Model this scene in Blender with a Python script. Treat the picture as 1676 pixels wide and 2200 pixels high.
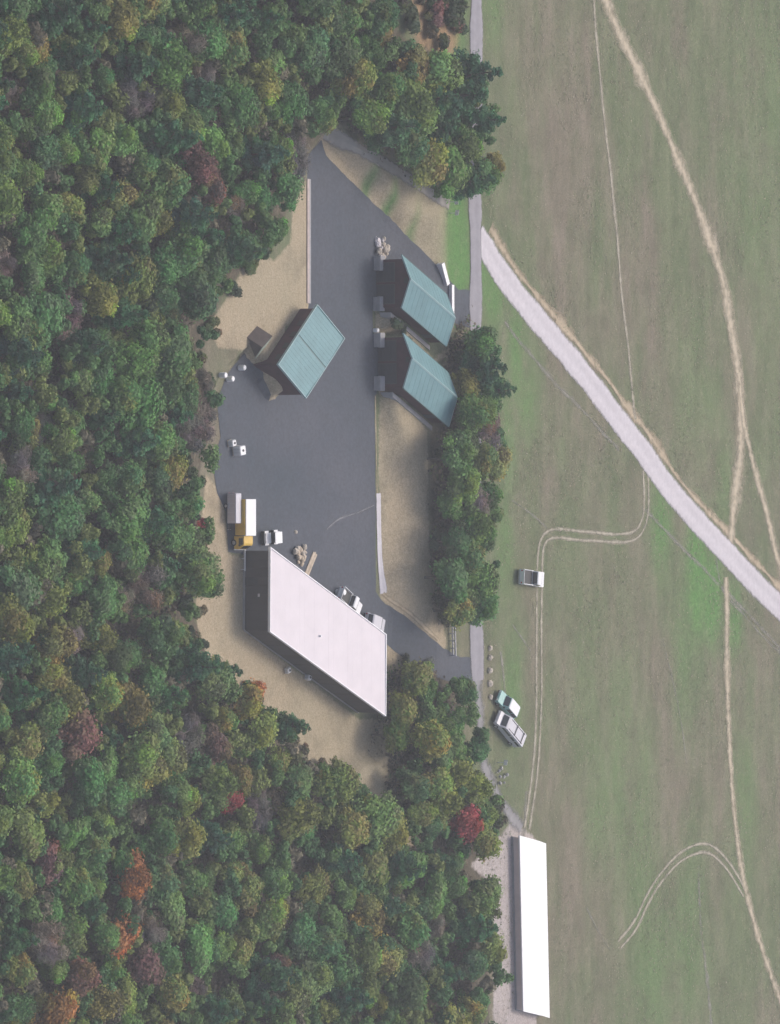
import bpy, math, random
import numpy as np
from mathutils import Vector, Matrix, noise as mnoise
from mathutils.geometry import delaunay_2d_cdt

random.seed(11); RNG = np.random.default_rng(11)
for o in list(bpy.data.objects): bpy.data.objects.remove(o, do_unlink=True)
scene = bpy.context.scene
COL = scene.collection

# ------------------------------------------------------------------ camera
PITCH = math.radians(35.0); S, Cc = math.sin(PITCH), math.cos(PITCH)
DIST = 650.0; PPM = 16.0; FPX = PPM * DIST
CAM = Vector((0, -DIST * Cc, DIST * S))
VIEW = Vector((0, Cc, -S)); RIGHT = Vector((0, S, Cc)); UP = Vector((-1, 0, 0))
cd = bpy.data.cameras.new('camera'); cam = bpy.data.objects.new('camera', cd); COL.objects.link(cam)
cam.matrix_world = Matrix(((RIGHT.x, UP.x, -VIEW.x, CAM.x), (RIGHT.y, UP.y, -VIEW.y, CAM.y),
                           (RIGHT.z, UP.z, -VIEW.z, CAM.z), (0, 0, 0, 1)))
cd.sensor_fit = 'VERTICAL'; cd.sensor_height = 24.0; cd.lens = 24.0 * FPX / 2200.0
cd.clip_start = 1.0; cd.clip_end = 6000.0
scene.camera = cam

# ------------------------------------------------------------------ sky, sun, exposure
SUN_EL, SUN_AZ = math.radians(60), math.radians(-9)      # azimuth from +Y towards +X
w = bpy.data.worlds.new('World'); scene.world = w; w.use_nodes = True
wn = w.node_tree.nodes; wl = w.node_tree.links
bg = wn['Background']; sky = wn.new('ShaderNodeTexSky')
sky.sky_type = 'NISHITA'; sky.sun_disc = False
sky.sun_elevation = SUN_EL; sky.sun_rotation = SUN_AZ
sky.dust_density = 5.0; sky.air_density = 1.0
wl.new(sky.outputs[0], bg.inputs[0]); bg.inputs[1].default_value = 0.15
sd_ = bpy.data.lights.new('sun', 'SUN'); sd_.energy = 1.35; sd_.angle = math.radians(20); sd_.color = (1.0, 0.95, 0.88)
sun = bpy.data.objects.new('sun', sd_); COL.objects.link(sun)
to_sun = Vector((math.sin(SUN_AZ) * math.cos(SUN_EL), math.cos(SUN_AZ) * math.cos(SUN_EL), math.sin(SUN_EL)))
sun.rotation_euler = to_sun.to_track_quat('Z', 'Y').to_euler(); sun.location = to_sun * 300
vs = scene.view_settings; vs.view_transform = 'Standard'; vs.look = 'None'; vs.gamma = 1.0
vs.use_curve_mapping = False; vs.exposure = 0.23

# ------------------------------------------------------------------ helpers: photo pixel -> place
def px(x, y, z=0.0):
    d = VIEW * FPX + RIGHT * (x - 838.0) + UP * (1100.0 - y)
    t = (z - CAM.z) / d.z
    return CAM + d * t
def tag(o, label=None, cat=None, group=None, kind=None):
    if label: o['label'] = label
    if cat: o['category'] = cat
    if group: o['group'] = group
    if kind: o['kind'] = kind
    return o
def empty(name, loc, rz=0.0, label=None, cat=None, group=None):
    e = bpy.data.objects.new(name, None); COL.objects.link(e); e.empty_display_size = 0.3
    e.location = loc; e.rotation_euler = (0, 0, rz)
    return tag(e, label, cat, group)
def link(name, me, parent=None, mat=None):
    o = bpy.data.objects.new(name, me); COL.objects.link(o)
    if parent is not None: o.parent = parent
    if mat is not None:
        if len(me.materials) == 0: me.materials.append(mat)
    return o

class MB:
    """collects faces for one mesh; T maps local to object space"""
    def __init__(s, T=None): s.v = []; s.f = []; s.T = T
    def p(s, q):
        q = Vector(q)
        s.v.append(tuple(s.T(q) if s.T else q)); return len(s.v) - 1
    def face(s, pts): s.f.append([s.p(q) for q in pts]); return s
    def box(s, x0, x1, y0, y1, z0, z1, ch=0.0):
        if ch <= 0:
            b = [s.p(q) for q in ((x0,y0,z0),(x1,y0,z0),(x1,y1,z0),(x0,y1,z0),(x0,y0,z1),(x1,y0,z1),(x1,y1,z1),(x0,y1,z1))]
            for f in ((0,3,2,1),(4,5,6,7),(0,1,5,4),(1,2,6,5),(2,3,7,6),(3,0,4,7)): s.f.append([b[i] for i in f])
            return s
        r = lambda i: [(x0+i,y0+ch),(x0+ch,y0+i),(x1-ch,y0+i),(x1-i,y0+ch),(x1-i,y1-ch),(x1-ch,y1-i),(x0+ch,y1-i),(x0+i,y1-ch)]
        rings = [[(a,b,z0) for a,b in r(0)], [(a,b,z1-ch) for a,b in r(0)], [(a,b,z1) for a,b in r(ch*.7)]]
        return s.loft(rings)
    def loft(s, rings, cap=True):
        ids = [[s.p(q) for q in r] for r in rings]; n = len(ids[0])
        for a, b in zip(ids[:-1], ids[1:]):
            for i in range(n): s.f.append([a[i], a[(i+1)%n], b[(i+1)%n], b[i]])
        if cap: s.f.append(ids[0][::-1]); s.f.append(ids[-1][:])
        return s
    def tube(s, a, b, r0, r1=None, n=7):
        a, b = Vector(a), Vector(b); r1 = r0 if r1 is None else r1
        d = (b - a).normalized(); u = d.orthogonal().normalized(); w_ = d.cross(u)
        R = lambda c, r: [c + (u*math.cos(2*math.pi*k/n) + w_*math.sin(2*math.pi*k/n))*r for k in range(n)]
        return s.loft([R(a, r0), R(b, r1)])
    def mesh(s, name):
        me = bpy.data.meshes.new(name); me.from_pydata(s.v, [], s.f); me.update(); return me
    def build(s, name, mat, parent=None, smooth=False):
        me = s.mesh(name)
        if smooth: me.polygons.foreach_set('use_smooth', [True]*len(me.polygons))
        return link(name, me, parent, mat)

# ------------------------------------------------------------------ materials
def new_mat(name):
    m = bpy.data.materials.new(name); m.use_nodes = True
    nt = m.node_tree; b = nt.nodes['Principled BSDF']
    return m, nt, b
def N(nt, t, **kw):
    n = nt.nodes.new(t)
    for k, v in kw.items(): setattr(n, k, v)
    return n
def noise_node(nt, scale, detail=4, rough=0.6, vec=None, mapscale=None):
    n = N(nt, 'ShaderNodeTexNoise'); n.inputs['Scale'].default_value = scale
    n.inputs['Detail'].default_value = detail; n.inputs['Roughness'].default_value = rough
    if vec is None:
        g = N(nt, 'ShaderNodeNewGeometry'); vec = g.outputs['Position']
    if mapscale:
        mp = N(nt, 'ShaderNodeMapping'); mp.inputs['Scale'].default_value = mapscale
        nt.links.new(vec, mp.inputs['Vector']); vec = mp.outputs[0]
    nt.links.new(vec, n.inputs['Vector']); return n
def ramp(nt, fac, stops):
    r = N(nt, 'ShaderNodeValToRGB'); el = r.color_ramp.elements
    while len(el) < len(stops): el.new(0.5)
    for e, (p, c) in zip(el, stops):
        e.position = p; e.color = (*c, 1) if len(c) == 3 else c
    nt.links.new(fac, r.inputs[0]); return r
def mix(nt, fac, a, b):
    m = N(nt, 'ShaderNodeMix', data_type='RGBA')
    for s_, v in ((0, fac), (6, a), (7, b)):
        if hasattr(v, 'links') or hasattr(v, 'is_linked'): nt.links.new(v, m.inputs[s_])
        else: m.inputs[s_].default_value = v if s_ == 0 else (*v, 1)
    return m.outputs[2]
def math_(nt, op, a, b=None, c=None, clamp=False):
    m = N(nt, 'ShaderNodeMath', operation=op); m.use_clamp = clamp
    for i, v in enumerate((a, b, c)):
        if v is None: continue
        if hasattr(v, 'is_linked'): nt.links.new(v, m.inputs[i])
        else: m.inputs[i].default_value = v
    return m.outputs[0]
def bump(nt, b, h, strength=0.4, dist=0.1):
    n = N(nt, 'ShaderNodeBump'); n.inputs['Strength'].default_value = strength; n.inputs['Distance'].default_value = dist
    nt.links.new(h, n.inputs['Height']); nt.links.new(n.outputs[0], b.inputs['Normal'])
def plain(name, col, rough=0.6, var=0.18, scale=1.5, metal=0.0, stretch=None, bmp=0.0):
    m, nt, b = new_mat(name)
    n1 = noise_node(nt, scale, 5, 0.65, mapscale=stretch)
    lo = tuple(c*(1-var) for c in col); hi = tuple(min(1, c*(1+var)) for c in col)
    r = ramp(nt, n1.outputs[0], [(0.3, lo), (0.7, hi)])
    nt.links.new(r.outputs[0], b.inputs['Base Color'])
    b.inputs['Roughness'].default_value = rough; b.inputs['Metallic'].default_value = metal
    if bmp: bump(nt, b, n1.outputs[0], bmp, 0.05)
    return m

M = {}
M['roof_teal'] = plain('teal_metal_roof', (0.145, 0.275, 0.295), 0.6, 0.12, 0.5)
M['trim_teal'] = plain('pale_teal_trim', (0.30, 0.43, 0.44), 0.45, 0.06, 1.0)
M['seam_dark'] = plain('dark_seam', (0.10, 0.17, 0.17), 0.6, 0.1)
M['wall_maroon'] = plain('dark_maroon_wall', (0.070, 0.022, 0.032), 0.75, 0.3, 0.8)
M['door_dark'] = plain('dark_door', (0.035, 0.036, 0.048), 0.5, 0.15, 1.0)
M['wall_grey'] = plain('dark_brown_grey_wall', (0.065, 0.058, 0.06), 0.7, 0.15, 0.35)
M['roof_white'] = plain('white_membrane_roof', (0.66, 0.605, 0.635), 0.6, 0.05, 0.35)
M['trim_white'] = plain('white_edge_trim', (0.86, 0.84, 0.85), 0.5, 0.03)
M['gutter_brown'] = plain('brown_gutter', (0.14, 0.09, 0.045), 0.6, 0.1)
M['roof_bright'] = plain('bright_white_roof', (0.90, 0.90, 0.90), 0.4, 0.02, 0.3)
M['wall_pink'] = plain('pale_tan_wall', (0.62, 0.53, 0.51), 0.7, 0.08, 0.8)
M['concrete'] = plain('concrete', (0.34, 0.33, 0.34), 0.9, 0.16, 1.2, bmp=0.3)
M['concrete_pale'] = plain('pale_concrete', (0.60, 0.56, 0.57), 0.9, 0.12, 0.9)
M['coping'] = plain('pinkish_concrete', (0.47, 0.39, 0.36), 0.9, 0.12, 1.2)
M['bark'] = plain('bark', (0.12, 0.095, 0.075), 0.95, 0.3, 3.0)
M['white_paint'] = plain('white_paint', (0.78, 0.78, 0.79), 0.35, 0.04)
M['silver_paint'] = plain('silver_paint', (0.55, 0.54, 0.58), 0.35, 0.05)
M['teal_paint'] = plain('teal_paint', (0.25, 0.47, 0.44), 0.35, 0.05)
M['grey_box'] = plain('grey_box_panel', (0.47, 0.44, 0.48), 0.5, 0.06)
M['yellow_paint'] = plain('yellow_paint', (0.62, 0.40, 0.06), 0.45, 0.1)
M['glass'] = plain('dark_glass', (0.03, 0.035, 0.04), 0.08, 0.05)
M['tyre'] = plain('tyre_rubber', (0.025, 0.025, 0.025), 0.9, 0.2)
M['steel'] = plain('steel_rim', (0.45, 0.45, 0.46), 0.35, 0.1, metal=0.6)
M['black'] = plain('black_plastic', (0.03, 0.03, 0.032), 0.6, 0.1)
M['lamp_red'] = plain('red_lamp', (0.45, 0.03, 0.03), 0.3, 0.05)
M['lamp_clear'] = plain('clear_lamp', (0.75, 0.75, 0.75), 0.2, 0.05)
M['wood_pale'] = plain('pale_wood', (0.52, 0.43, 0.33), 0.85, 0.2, 2.0)
M['rock_pale'] = plain('pale_rock', (0.50, 0.44, 0.37), 0.9, 0.2, 2.0, bmp=0.5)
M['rock_grey'] = plain('grey_rock', (0.36, 0.35, 0.34), 0.9, 0.2, 2.0, bmp=0.5)
M['tarp_brown'] = plain('brown_tarp', (0.11, 0.085, 0.075), 0.85, 0.2, 1.5)
M['tarp_green'] = plain('grey_green_tarp', (0.26, 0.31, 0.26), 0.8, 0.12, 1.5)

# asphalt: weathered grey with stains, patches and faint wheel lanes
def asphalt():
    m, nt, b = new_mat('worn_asphalt')
    big = noise_node(nt, 0.055, 5, 0.6); fine = noise_node(nt, 2.2, 4, 0.7)
    lane = noise_node(nt, 0.5, 3, 0.5, mapscale=(0.06, 1.0, 1.0))
    c = ramp(nt, big.outputs[0], [(0.34, (0.054, 0.070, 0.090)), (0.5, (0.068, 0.079, 0.101)), (0.66, (0.086, 0.093, 0.114))]).outputs[0]
    c = mix(nt, math_(nt, 'MULTIPLY', lane.outputs[0], 0.28), c, (0.125, 0.122, 0.135))
    crk = noise_node(nt, 0.35, 8, 0.72, mapscale=(1, 1, 1)); cr = math_(nt, 'ABSOLUTE', math_(nt, 'SUBTRACT', crk.outputs[0], 0.5))
    c = mix(nt, ramp(nt, cr, [(0.0, (0.45,)*3), (0.012, (0.0,)*3)]).outputs[0], c, (0.035, 0.037, 0.042))
    stn = noise_node(nt, 0.22, 6, 0.7); c = mix(nt, ramp(nt, stn.outputs[0], [(0.60, (0.0,)*3), (0.70, (0.4,)*3)]).outputs[0], c, (0.045, 0.05, 0.06))
    sp = ramp(nt, fine.outputs[0], [(0.35, (0.80,)*3), (0.65, (1.15,)*3)]).outputs[0]
    mm = N(nt, 'ShaderNodeMix', data_type='RGBA', blend_type='MULTIPLY'); mm.inputs[0].default_value = 0.8
    nt.links.new(c, mm.inputs[6]); nt.links.new(sp, mm.inputs[7])
    nt.links.new(mm.outputs[2], b.inputs['Base Color']); b.inputs['Roughness'].default_value = 0.9
    bump(nt, b, fine.outputs[0], 0.25, 0.03)
    return m
M['asphalt'] = asphalt()

def ribbon_mat(name, c0, c1, edge=0.22, holes=0.0, scale=0.8):
    """track surface, ragged edges: alpha falls off across (UV.x) broken by noise"""
    m, nt, b = new_mat(name)
    uv = N(nt, 'ShaderNodeUVMap'); sx = N(nt, 'ShaderNodeSeparateXYZ'); nt.links.new(uv.outputs[0], sx.inputs[0])
    n1 = noise_node(nt, scale, 5, 0.7); n2 = noise_node(nt, 0.12, 4, 0.6)
    r = ramp(nt, n1.outputs[0], [(0.3, c0), (0.7, c1)])
    wv = N(nt, 'ShaderNodeMath', operation='SINE'); nt.links.new(math_(nt, 'MULTIPLY', sx.outputs[0], 12.6), wv.inputs[0])
    lf = math_(nt, 'MULTIPLY', math_(nt, 'MULTIPLY', math_(nt, 'ADD', wv.outputs[0], 1.0), n2.outputs[0]), 0.20)
    cc = mix(nt, lf, r.outputs[0], tuple(c*.62 for c in c0))
    nt.links.new(cc, b.inputs['Base Color']); b.inputs['Roughness'].default_value = 0.95
    e = math_(nt, 'SUBTRACT', 0.5, math_(nt, 'ABSOLUTE', math_(nt, 'SUBTRACT', sx.outputs[0], 0.5)))   # 0 at edge .. 0.5
    e = math_(nt, 'DIVIDE', e, edge)
    e = math_(nt, 'ADD', e, math_(nt, 'MULTIPLY', math_(nt, 'SUBTRACT', n1.outputs[0], 0.5), 1.6))
    e = math_(nt, 'SUBTRACT', e, math_(nt, 'MULTIPLY', n2.outputs[0], holes))
    a = math_(nt, 'MULTIPLY', e, 1.0, clamp=True)
    nt.links.new(a, b.inputs['Alpha'])
    return m
M['lane'] = ribbon_mat('grey_lane', (0.27, 0.255, 0.28), (0.35, 0.335, 0.36), 0.10, 0.0)
M['road'] = ribbon_mat('pale_gravel_road', (0.52, 0.485, 0.51), (0.65, 0.61, 0.635), 0.12, 0.0, 1.4)
M['verge'] = ribbon_mat('sandy_verge', (0.38, 0.30, 0.20), (0.52, 0.43, 0.31), 0.35, 0.55)
M['track'] = ribbon_mat('sandy_track', (0.42, 0.355, 0.25), (0.57, 0.49, 0.37), 0.42, 0.3)
M['faint'] = ribbon_mat('worn_grass_trail', (0.27, 0.255, 0.215), (0.33, 0.315, 0.27), 0.45, 1.1)
M['rut'] = ribbon_mat('rut', (0.36, 0.32, 0.25), (0.46, 0.42, 0.33), 0.45, 0.3)
M['gutter'] = ribbon_mat('pale_gutter', (0.55, 0.52, 0.55), (0.66, 0.63, 0.66), 0.12, 0.0)

def leaf_mat():
    m, nt, b = new_mat('leaves')
    oi = N(nt, 'ShaderNodeObjectInfo'); at = N(nt, 'ShaderNodeAttribute', attribute_name='tint')
    mm = N(nt, 'ShaderNodeMix', data_type='RGBA', blend_type='MULTIPLY'); mm.inputs[0].default_value = 1.0
    nt.links.new(oi.outputs['Color'], mm.inputs[6]); nt.links.new(at.outputs['Color'], mm.inputs[7])
    nt.links.new(mm.outputs[2], b.inputs['Base Color']); b.inputs['Roughness'].default_value = 0.6
    b.inputs['Specular IOR Level'].default_value = 0.25
    tr = N(nt, 'ShaderNodeBsdfTranslucent'); nt.links.new(mm.outputs[2], tr.inputs[0])
    ms = N(nt, 'ShaderNodeMixShader'); ms.inputs[0].default_value = 0.28
    nt.links.new(b.outputs[0], ms.inputs[1]); nt.links.new(tr.outputs[0], ms.inputs[2])
    nt.links.new(ms.outputs[0], nt.nodes['Material Output'].inputs[0])
    return m
M['leaf'] = leaf_mat()

# ------------------------------------------------------------------ terrain
def poly_px(pts): return np.array([[*px(p[0], p[1], p[2] if len(p) > 2 else 0.0)[:2]] for p in pts])
def sdist(P, poly):
    """signed distance to polygon, negative inside"""
    n = len(poly); d = np.full(len(P), 1e18); ins = np.zeros(len(P), bool)
    for i in range(n):
        a, b = poly[i], poly[(i+1) % n]; e = b - a; wv = P - a
        t = np.clip((wv @ e) / max(e @ e, 1e-9), 0, 1)
        q = wv - t[:, None]*e; d = np.minimum(d, (q*q).sum(1))
        c = (a[1] > P[:, 1]) != (b[1] > P[:, 1])
        xs = (b[0]-a[0])*(P[:, 1]-a[1])/((b[1]-a[1]) if abs(b[1]-a[1]) > 1e-9 else 1e-9) + a[0]
        ins ^= c & (P[:, 0] < xs)
    d = np.sqrt(d); return np.where(ins, -d, d)
LOT = -2.0
PIT = poly_px([(690,285,LOT),(646,340,LOT),(646,662,LOT),(640,720,LOT),(598,850,LOT),(572,860,LOT),(545,800,LOT),(522,752,LOT),(486,800,LOT),(462,860,LOT),
    (470,940,LOT),(452,1000,LOT),(460,1090,LOT),(462,1210,LOT),(440,1330,LOT),(520,1470,LOT),(640,1570,LOT),(700,1620,LOT),
    (790,1620,LOT),(815,1540,LOT),(836,1392,LOT),(826,1300,LOT),(812,1275,LOT),(809,1000,LOT),(807,846,LOT),(826,832,LOT),(826,722,LOT),(806,712,LOT),(806,668,LOT),
    (826,655,LOT),(826,556,LOT),(858,520,LOT),(800,440,LOT)])
def gauss(P, x, y, z, rx, ry):
    c = px(x, y, z); return np.exp(-(((P[:, 0]-c.x)/rx)**2 + ((P[:, 1]-c.y)/ry)**2))
def height(P):
    P = np.asarray(P, float).reshape(-1, 2)
    d = np.maximum(sdist(P, PIT), 0)
    ww = 0.9 + 9*gauss(P, 930, 570, -1, 9, 8) + 9*gauss(P, 910, 1400, -1, 7, 8) + 8*gauss(P, 600, 1560, -1, 22, 14) \
        + 7*gauss(P, 440, 1250, -1, 14, 12) + 5*gauss(P, 450, 960, -1, 10, 8) + 11*gauss(P, 850, 1090, -1, 9, 10)+ 3*gauss(P, 780, 420, -1, 8, 8)
    t = np.clip(d/ww, 0, 1); t = t*t*(3-2*t)
    h = LOT*(1-t)
    und = 0.25*np.sin(P[:, 0]*0.045+1.3)*np.sin(P[:, 1]*0.06)+0.12*np.sin(P[:, 0]*0.13+P[:, 1]*0.11)
    far = np.clip((np.abs(P[:, 1]-15)-45)/30, 0, 1)
    return h + und*far*0.6
def hz(x, y): return float(height([[x, y]])[0])
def gp(x, y):
    """ground point seen at a photo pixel (first hit of the ray with the terrain)"""
    prev = None
    for z in np.arange(0.6, -2.61, -0.1):
        p = px(x, y, z)
        if hz(p.x, p.y) >= z: return Vector((p.x, p.y, hz(p.x, p.y)))
    return px(x, y, LOT)

def smooth(a, lo, hi):
    t = np.clip((a-lo)/(hi-lo), 0, 1); return t*t*(3-2*t)
def axis(lo, hi, step, far):
    a = list(np.arange(lo, hi+1e-6, step)); g = step; x = a[-1]; r = []
    while x < far: g *= 1.5; x = min(x+g, far); r.append(x)
    g = step; x = lo; l = []
    while x > -far: g *= 1.5; x = max(x-g, -far); l.append(x)
    return np.array(l[::-1] + a + r)
AX, AY = axis(-86, 86, 0.6, 1300), axis(-118, 118, 0.6, 1300)
gx, gy = np.meshgrid(AX, AY); P = np.stack([gx.ravel(), gy.ravel()], 1)
Z = height(P)
SOIL_L = poly_px([(690,360),(676,372),(676,662),(612,700),(600,800,-1),(594,866,LOT),(560,862,LOT),(545,790,-1),(520,752,-1),(470,748),(450,700),(500,620),(540,540),(590,560),(625,520),(630,440),(655,390)])
SOIL_B = poly_px([(455,1020,-1),(480,1060,LOT),(490,1190,LOT),(530,1200,LOT),(530,1360,LOT),(770,1545,LOT),(826,1545,LOT),(832,1370,LOT),(905,1430,-1),(870,1500),(860,1700),(920,1800),(880,1830),(790,1700),(650,1630),(570,1530),(455,1400),(440,1280),(452,1100)])
SOIL_R = poly_px([(812,835,LOT),(822,822,-1),(918,925),(922,1180),(960,1385),(940,1396,-1),(816,1285,LOT)])
SOIL_T = poly_px([(715,270),(760,300),(975,440),(960,600),(950,596),(700,330,-1)])
SOIL_G = poly_px([(806,668,LOT),(860,690),(930,770),(960,750),(990,700),(1000,720),(985,760),(930,780),(866,714),(806,716,LOT)])
SOIL_P = poly_px([(1010,1860),(1080,1790),(1100,1765),(1150,1800),(1160,2080),(1150,2230),(1060,2230),(1060,1900)])
BROWN_T = poly_px([(850,-40),(1000,-40),(985,120),(900,110)])
FOREST = poly_px([(-400,-300),(850,-300),(860,60),(900,110),(985,150),(1000,395),(940,395),(860,350),(740,270),(690,300),(640,400),(600,520),(480,640),(440,760),(470,960),(430,1100),(440,1320),(520,1450),(640,1600),(790,1680),(860,1560),(860,1410),(990,1450),(1000,1700),(1030,1800),(1050,1900),(1060,2500),(-400,2500)])
FOREST_R = poly_px([(920,940),(985,740),(1006,700),(1006,1000),(1006,1320),(980,1330),(950,1360),(925,1180)])
soil = np.maximum.reduce([1-smooth(sdist(P, q), -0.8, 0.8) for q in (SOIL_L, SOIL_B, SOIL_R, SOIL_T, SOIL_G)])
litter = np.maximum(1-smooth(sdist(P, FOREST), -2.5, 1.5), 1-smooth(sdist(P, FOREST_R), -2, 1.0))
litter = np.maximum(litter, 0.34*gauss(P, 1490, 890, 0, 6, 5)); litter = np.maximum(litter, 0.28*gauss(P, 1500, 960, 0, 4, 3))
grav = 1-smooth(sdist(P, SOIL_P), -1.0, 1.0)
brown = 0.8*(1-smooth(sdist(P, BROWN_T), -2, 2))
def blob(lst):
    g = np.zeros(len(P))
    for x, y, rx, ry, k in lst: g = np.maximum(g, k*gauss(P, x, y, 0, rx, ry))
    return g
green = blob([(982,520,6,2.4,3),(978,465,4,1.8,2.5),(988,570,3.5,2.2,3),(1060,640,5,3,1.1),(1110,760,9,2.5,1.0),(1130,860,6,3,0.8),(1500,1240,10,3.5,1.6),(1530,1280,7,3,1.6),(1580,1330,5,2.5,1.2),
    (1420,1130,7,3,1.0),(1100,1450,8,2.5,0.8),(1490,890,12,7,0.45),(1510,960,7,4,0.4),(1650,480,30,10,0.35),(1380,1800,18,6,0.45),(1060,20,6,3,0.6),(990,60,6,1.5,0.8),
    (810,400,4,0.8,1.2),(850,450,5,0.8,1.2),(900,520,4,0.8,1.2),(1330,1640,18,4,0.6),(1090,930,12,2.5,0.8),(1085,1180,8,2.5,0.7),(1290,1740,10,5,0.6),(1600,1700,16,5,0.45),(1400,2100,14,6,0.5),(1470,1400,12,3,0.5),(1480,2060,16,5,0.5),(1040,600,4,2,0.9),(1560,1000,8,3,0.5),(1250,1500,18,4,0.3)])
green = np.clip(green*1.35, 0, 1.6)/1.6
def grid_mesh(name, nx, ny, P, Z):
    me = bpy.data.meshes.new(name); n = nx*ny
    me.vertices.add(n); me.vertices.foreach_set('co', np.column_stack([P, Z]).astype(np.float32).ravel())
    i = (np.arange(ny-1)[:, None]*nx + np.arange(nx-1)[None, :]).ravel()
    q = np.stack([i, i+1, i+1+nx, i+nx], 1).astype(np.int32)
    me.loops.add(q.size); me.loops.foreach_set('vertex_index', q.ravel())
    me.polygons.add(len(q)); me.polygons.foreach_set('loop_start', np.arange(0, q.size, 4, dtype=np.int32))
    me.update(calc_edges=True); me.polygons.foreach_set('use_smooth', np.ones(len(q), bool)); return me
gm = grid_mesh('ground', len(AX), len(AY), P, Z)
at = gm.attributes.new('cover', 'FLOAT_COLOR', 'POINT')
at.data.foreach_set('color', np.column_stack([soil, litter, green, np.maximum(grav, 0)]).astype(np.float32).ravel())
at = gm.attributes.new('brown', 'FLOAT', 'POINT'); at.data.foreach_set('value', brown.astype(np.float32))
def ground_mat():
    m, nt, b = new_mat('field_and_soil')
    A = N(nt, 'ShaderNodeAttribute', attribute_name='cover'); sc = N(nt, 'ShaderNodeSeparateColor'); nt.links.new(A.outputs['Color'], sc.inputs[0])
    B = N(nt, 'ShaderNodeAttribute', attribute_name='brown')
    patch = noise_node(nt, 0.035, 6, 0.62, mapscale=(0.6, 1.0, 1.0))
    streak = noise_node(nt, 0.32, 8, 0.72, mapscale=(0.30, 1.0, 1.0))
    streak2 = noise_node(nt, 0.11, 5, 0.6, mapscale=(0.32, 1.0, 1.0))
    fine = noise_node(nt, 1.6, 6, 0.75); tuft = noise_node(nt, 4.5, 3, 0.7)
    dry = ramp(nt, streak.outputs[0], [(0.30, (0.155, 0.140, 0.098)), (0.50, (0.205, 0.178, 0.130)), (0.70, (0.262, 0.218, 0.172))]).outputs[0]
    grs = ramp(nt, streak.outputs[0], [(0.30, (0.105, 0.140, 0.068)), (0.70, (0.185, 0.212, 0.115))]).outputs[0]
    mk = math_(nt, 'ADD', math_(nt, 'MULTIPLY', patch.outputs[0], 0.62), math_(nt, 'MULTIPLY', streak2.outputs[0], 0.5))
    mk = ramp(nt, mk, [(0.47, (0.03,)*3), (0.61, (0.9,)*3)]).outputs[0]
    fld = mix(nt, mk, dry, grs)
    lush = ramp(nt, fine.outputs[0], [(0.3, (0.085, 0.19, 0.055)), (0.7, (0.15, 0.29, 0.09))]).outputs[0]
    gk = math_(nt, 'MULTIPLY', sc.outputs[2], math_(nt, 'ADD', 0.4, math_(nt, 'MULTIPLY', streak.outputs[0], 1.1)), clamp=True)
    def rag(mask, k=1.2):
        v = math_(nt, 'ADD', mask, math_(nt, 'MULTIPLY', math_(nt, 'SUBTRACT', fine.outputs[0], 0.5), k))
        return math_(nt, 'MULTIPLY', math_(nt, 'SUBTRACT', v, 0.32), 2.8, clamp=True)
    br = ramp(nt, fine.outputs[0], [(0.3, (0.27, 0.17, 0.09)), (0.7, (0.42, 0.29, 0.18))]).outputs[0]
    c = mix(nt, rag(B.outputs['Fac']), fld, br)
    lit = ramp(nt, fine.outputs[0], [(0.28, (0.055, 0.05, 0.035)), (0.5, (0.10, 0.085, 0.06)), (0.75, (0.20, 0.165, 0.12))]).outputs[0]
    c = mix(nt, rag(sc.outputs[1]), c, lit)
    s0 = ramp(nt, fine.outputs[0], [(0.25, (0.335, 0.265, 0.175)), (0.55, (0.42, 0.345, 0.24)), (0.8, (0.50, 0.42, 0.31))]).outputs[0]
    s0 = mix(nt, ramp(nt, patch.outputs[0], [(0.45, (0.0,)*3), (0.7, (0.55,)*3)]).outputs[0], s0, (0.34, 0.32, 0.22))
    c = mix(nt, rag(sc.outputs[0], 0.9), c, s0)
    g0 = ramp(nt, fine.outputs[0], [(0.3, (0.40, 0.35, 0.33)), (0.7, (0.52, 0.465, 0.45))]).outputs[0]
    c = mix(nt, rag(A.outputs['Alpha'], 1.0), c, g0)
    c = mix(nt, gk, c, lush)
    mot = noise_node(nt, 0.16, 8, 0.72); 
    c = mix(nt, ramp(nt, mot.outputs[0], [(0.50, (0.0,)*3), (0.68, (0.42,)*3)]).outputs[0], c, (0.115, 0.105, 0.072))
    mot2 = noise_node(nt, 0.6, 6, 0.75)
    c = mix(nt, ramp(nt, mot2.outputs[0], [(0.52, (0.0,)*3), (0.70, (0.30,)*3)]).outputs[0], c, (0.33, 0.285, 0.20))
    sp = ramp(nt, tuft.outputs[0], [(0.32, (0.72,)*3), (0.68, (1.24,)*3)]).outputs[0]
    mm = N(nt, 'ShaderNodeMix', data_type='RGBA', blend_type='MULTIPLY'); mm.inputs[0].default_value = 0.9
    nt.links.new(c, mm.inputs[6]); nt.links.new(sp, mm.inputs[7])
    nt.links.new(mm.outputs[2], b.inputs['Base Color']); b.inputs['Roughness'].default_value = 0.95
    b.inputs['Specular IOR Level'].default_value = 0.15
    bump(nt, b, fine.outputs[0], 0.6, 0.25)
    return m
ground = link('ground', gm, None, ground_mat()); tag(ground, kind='structure')
bpy.context.view_layer.update()

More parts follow.
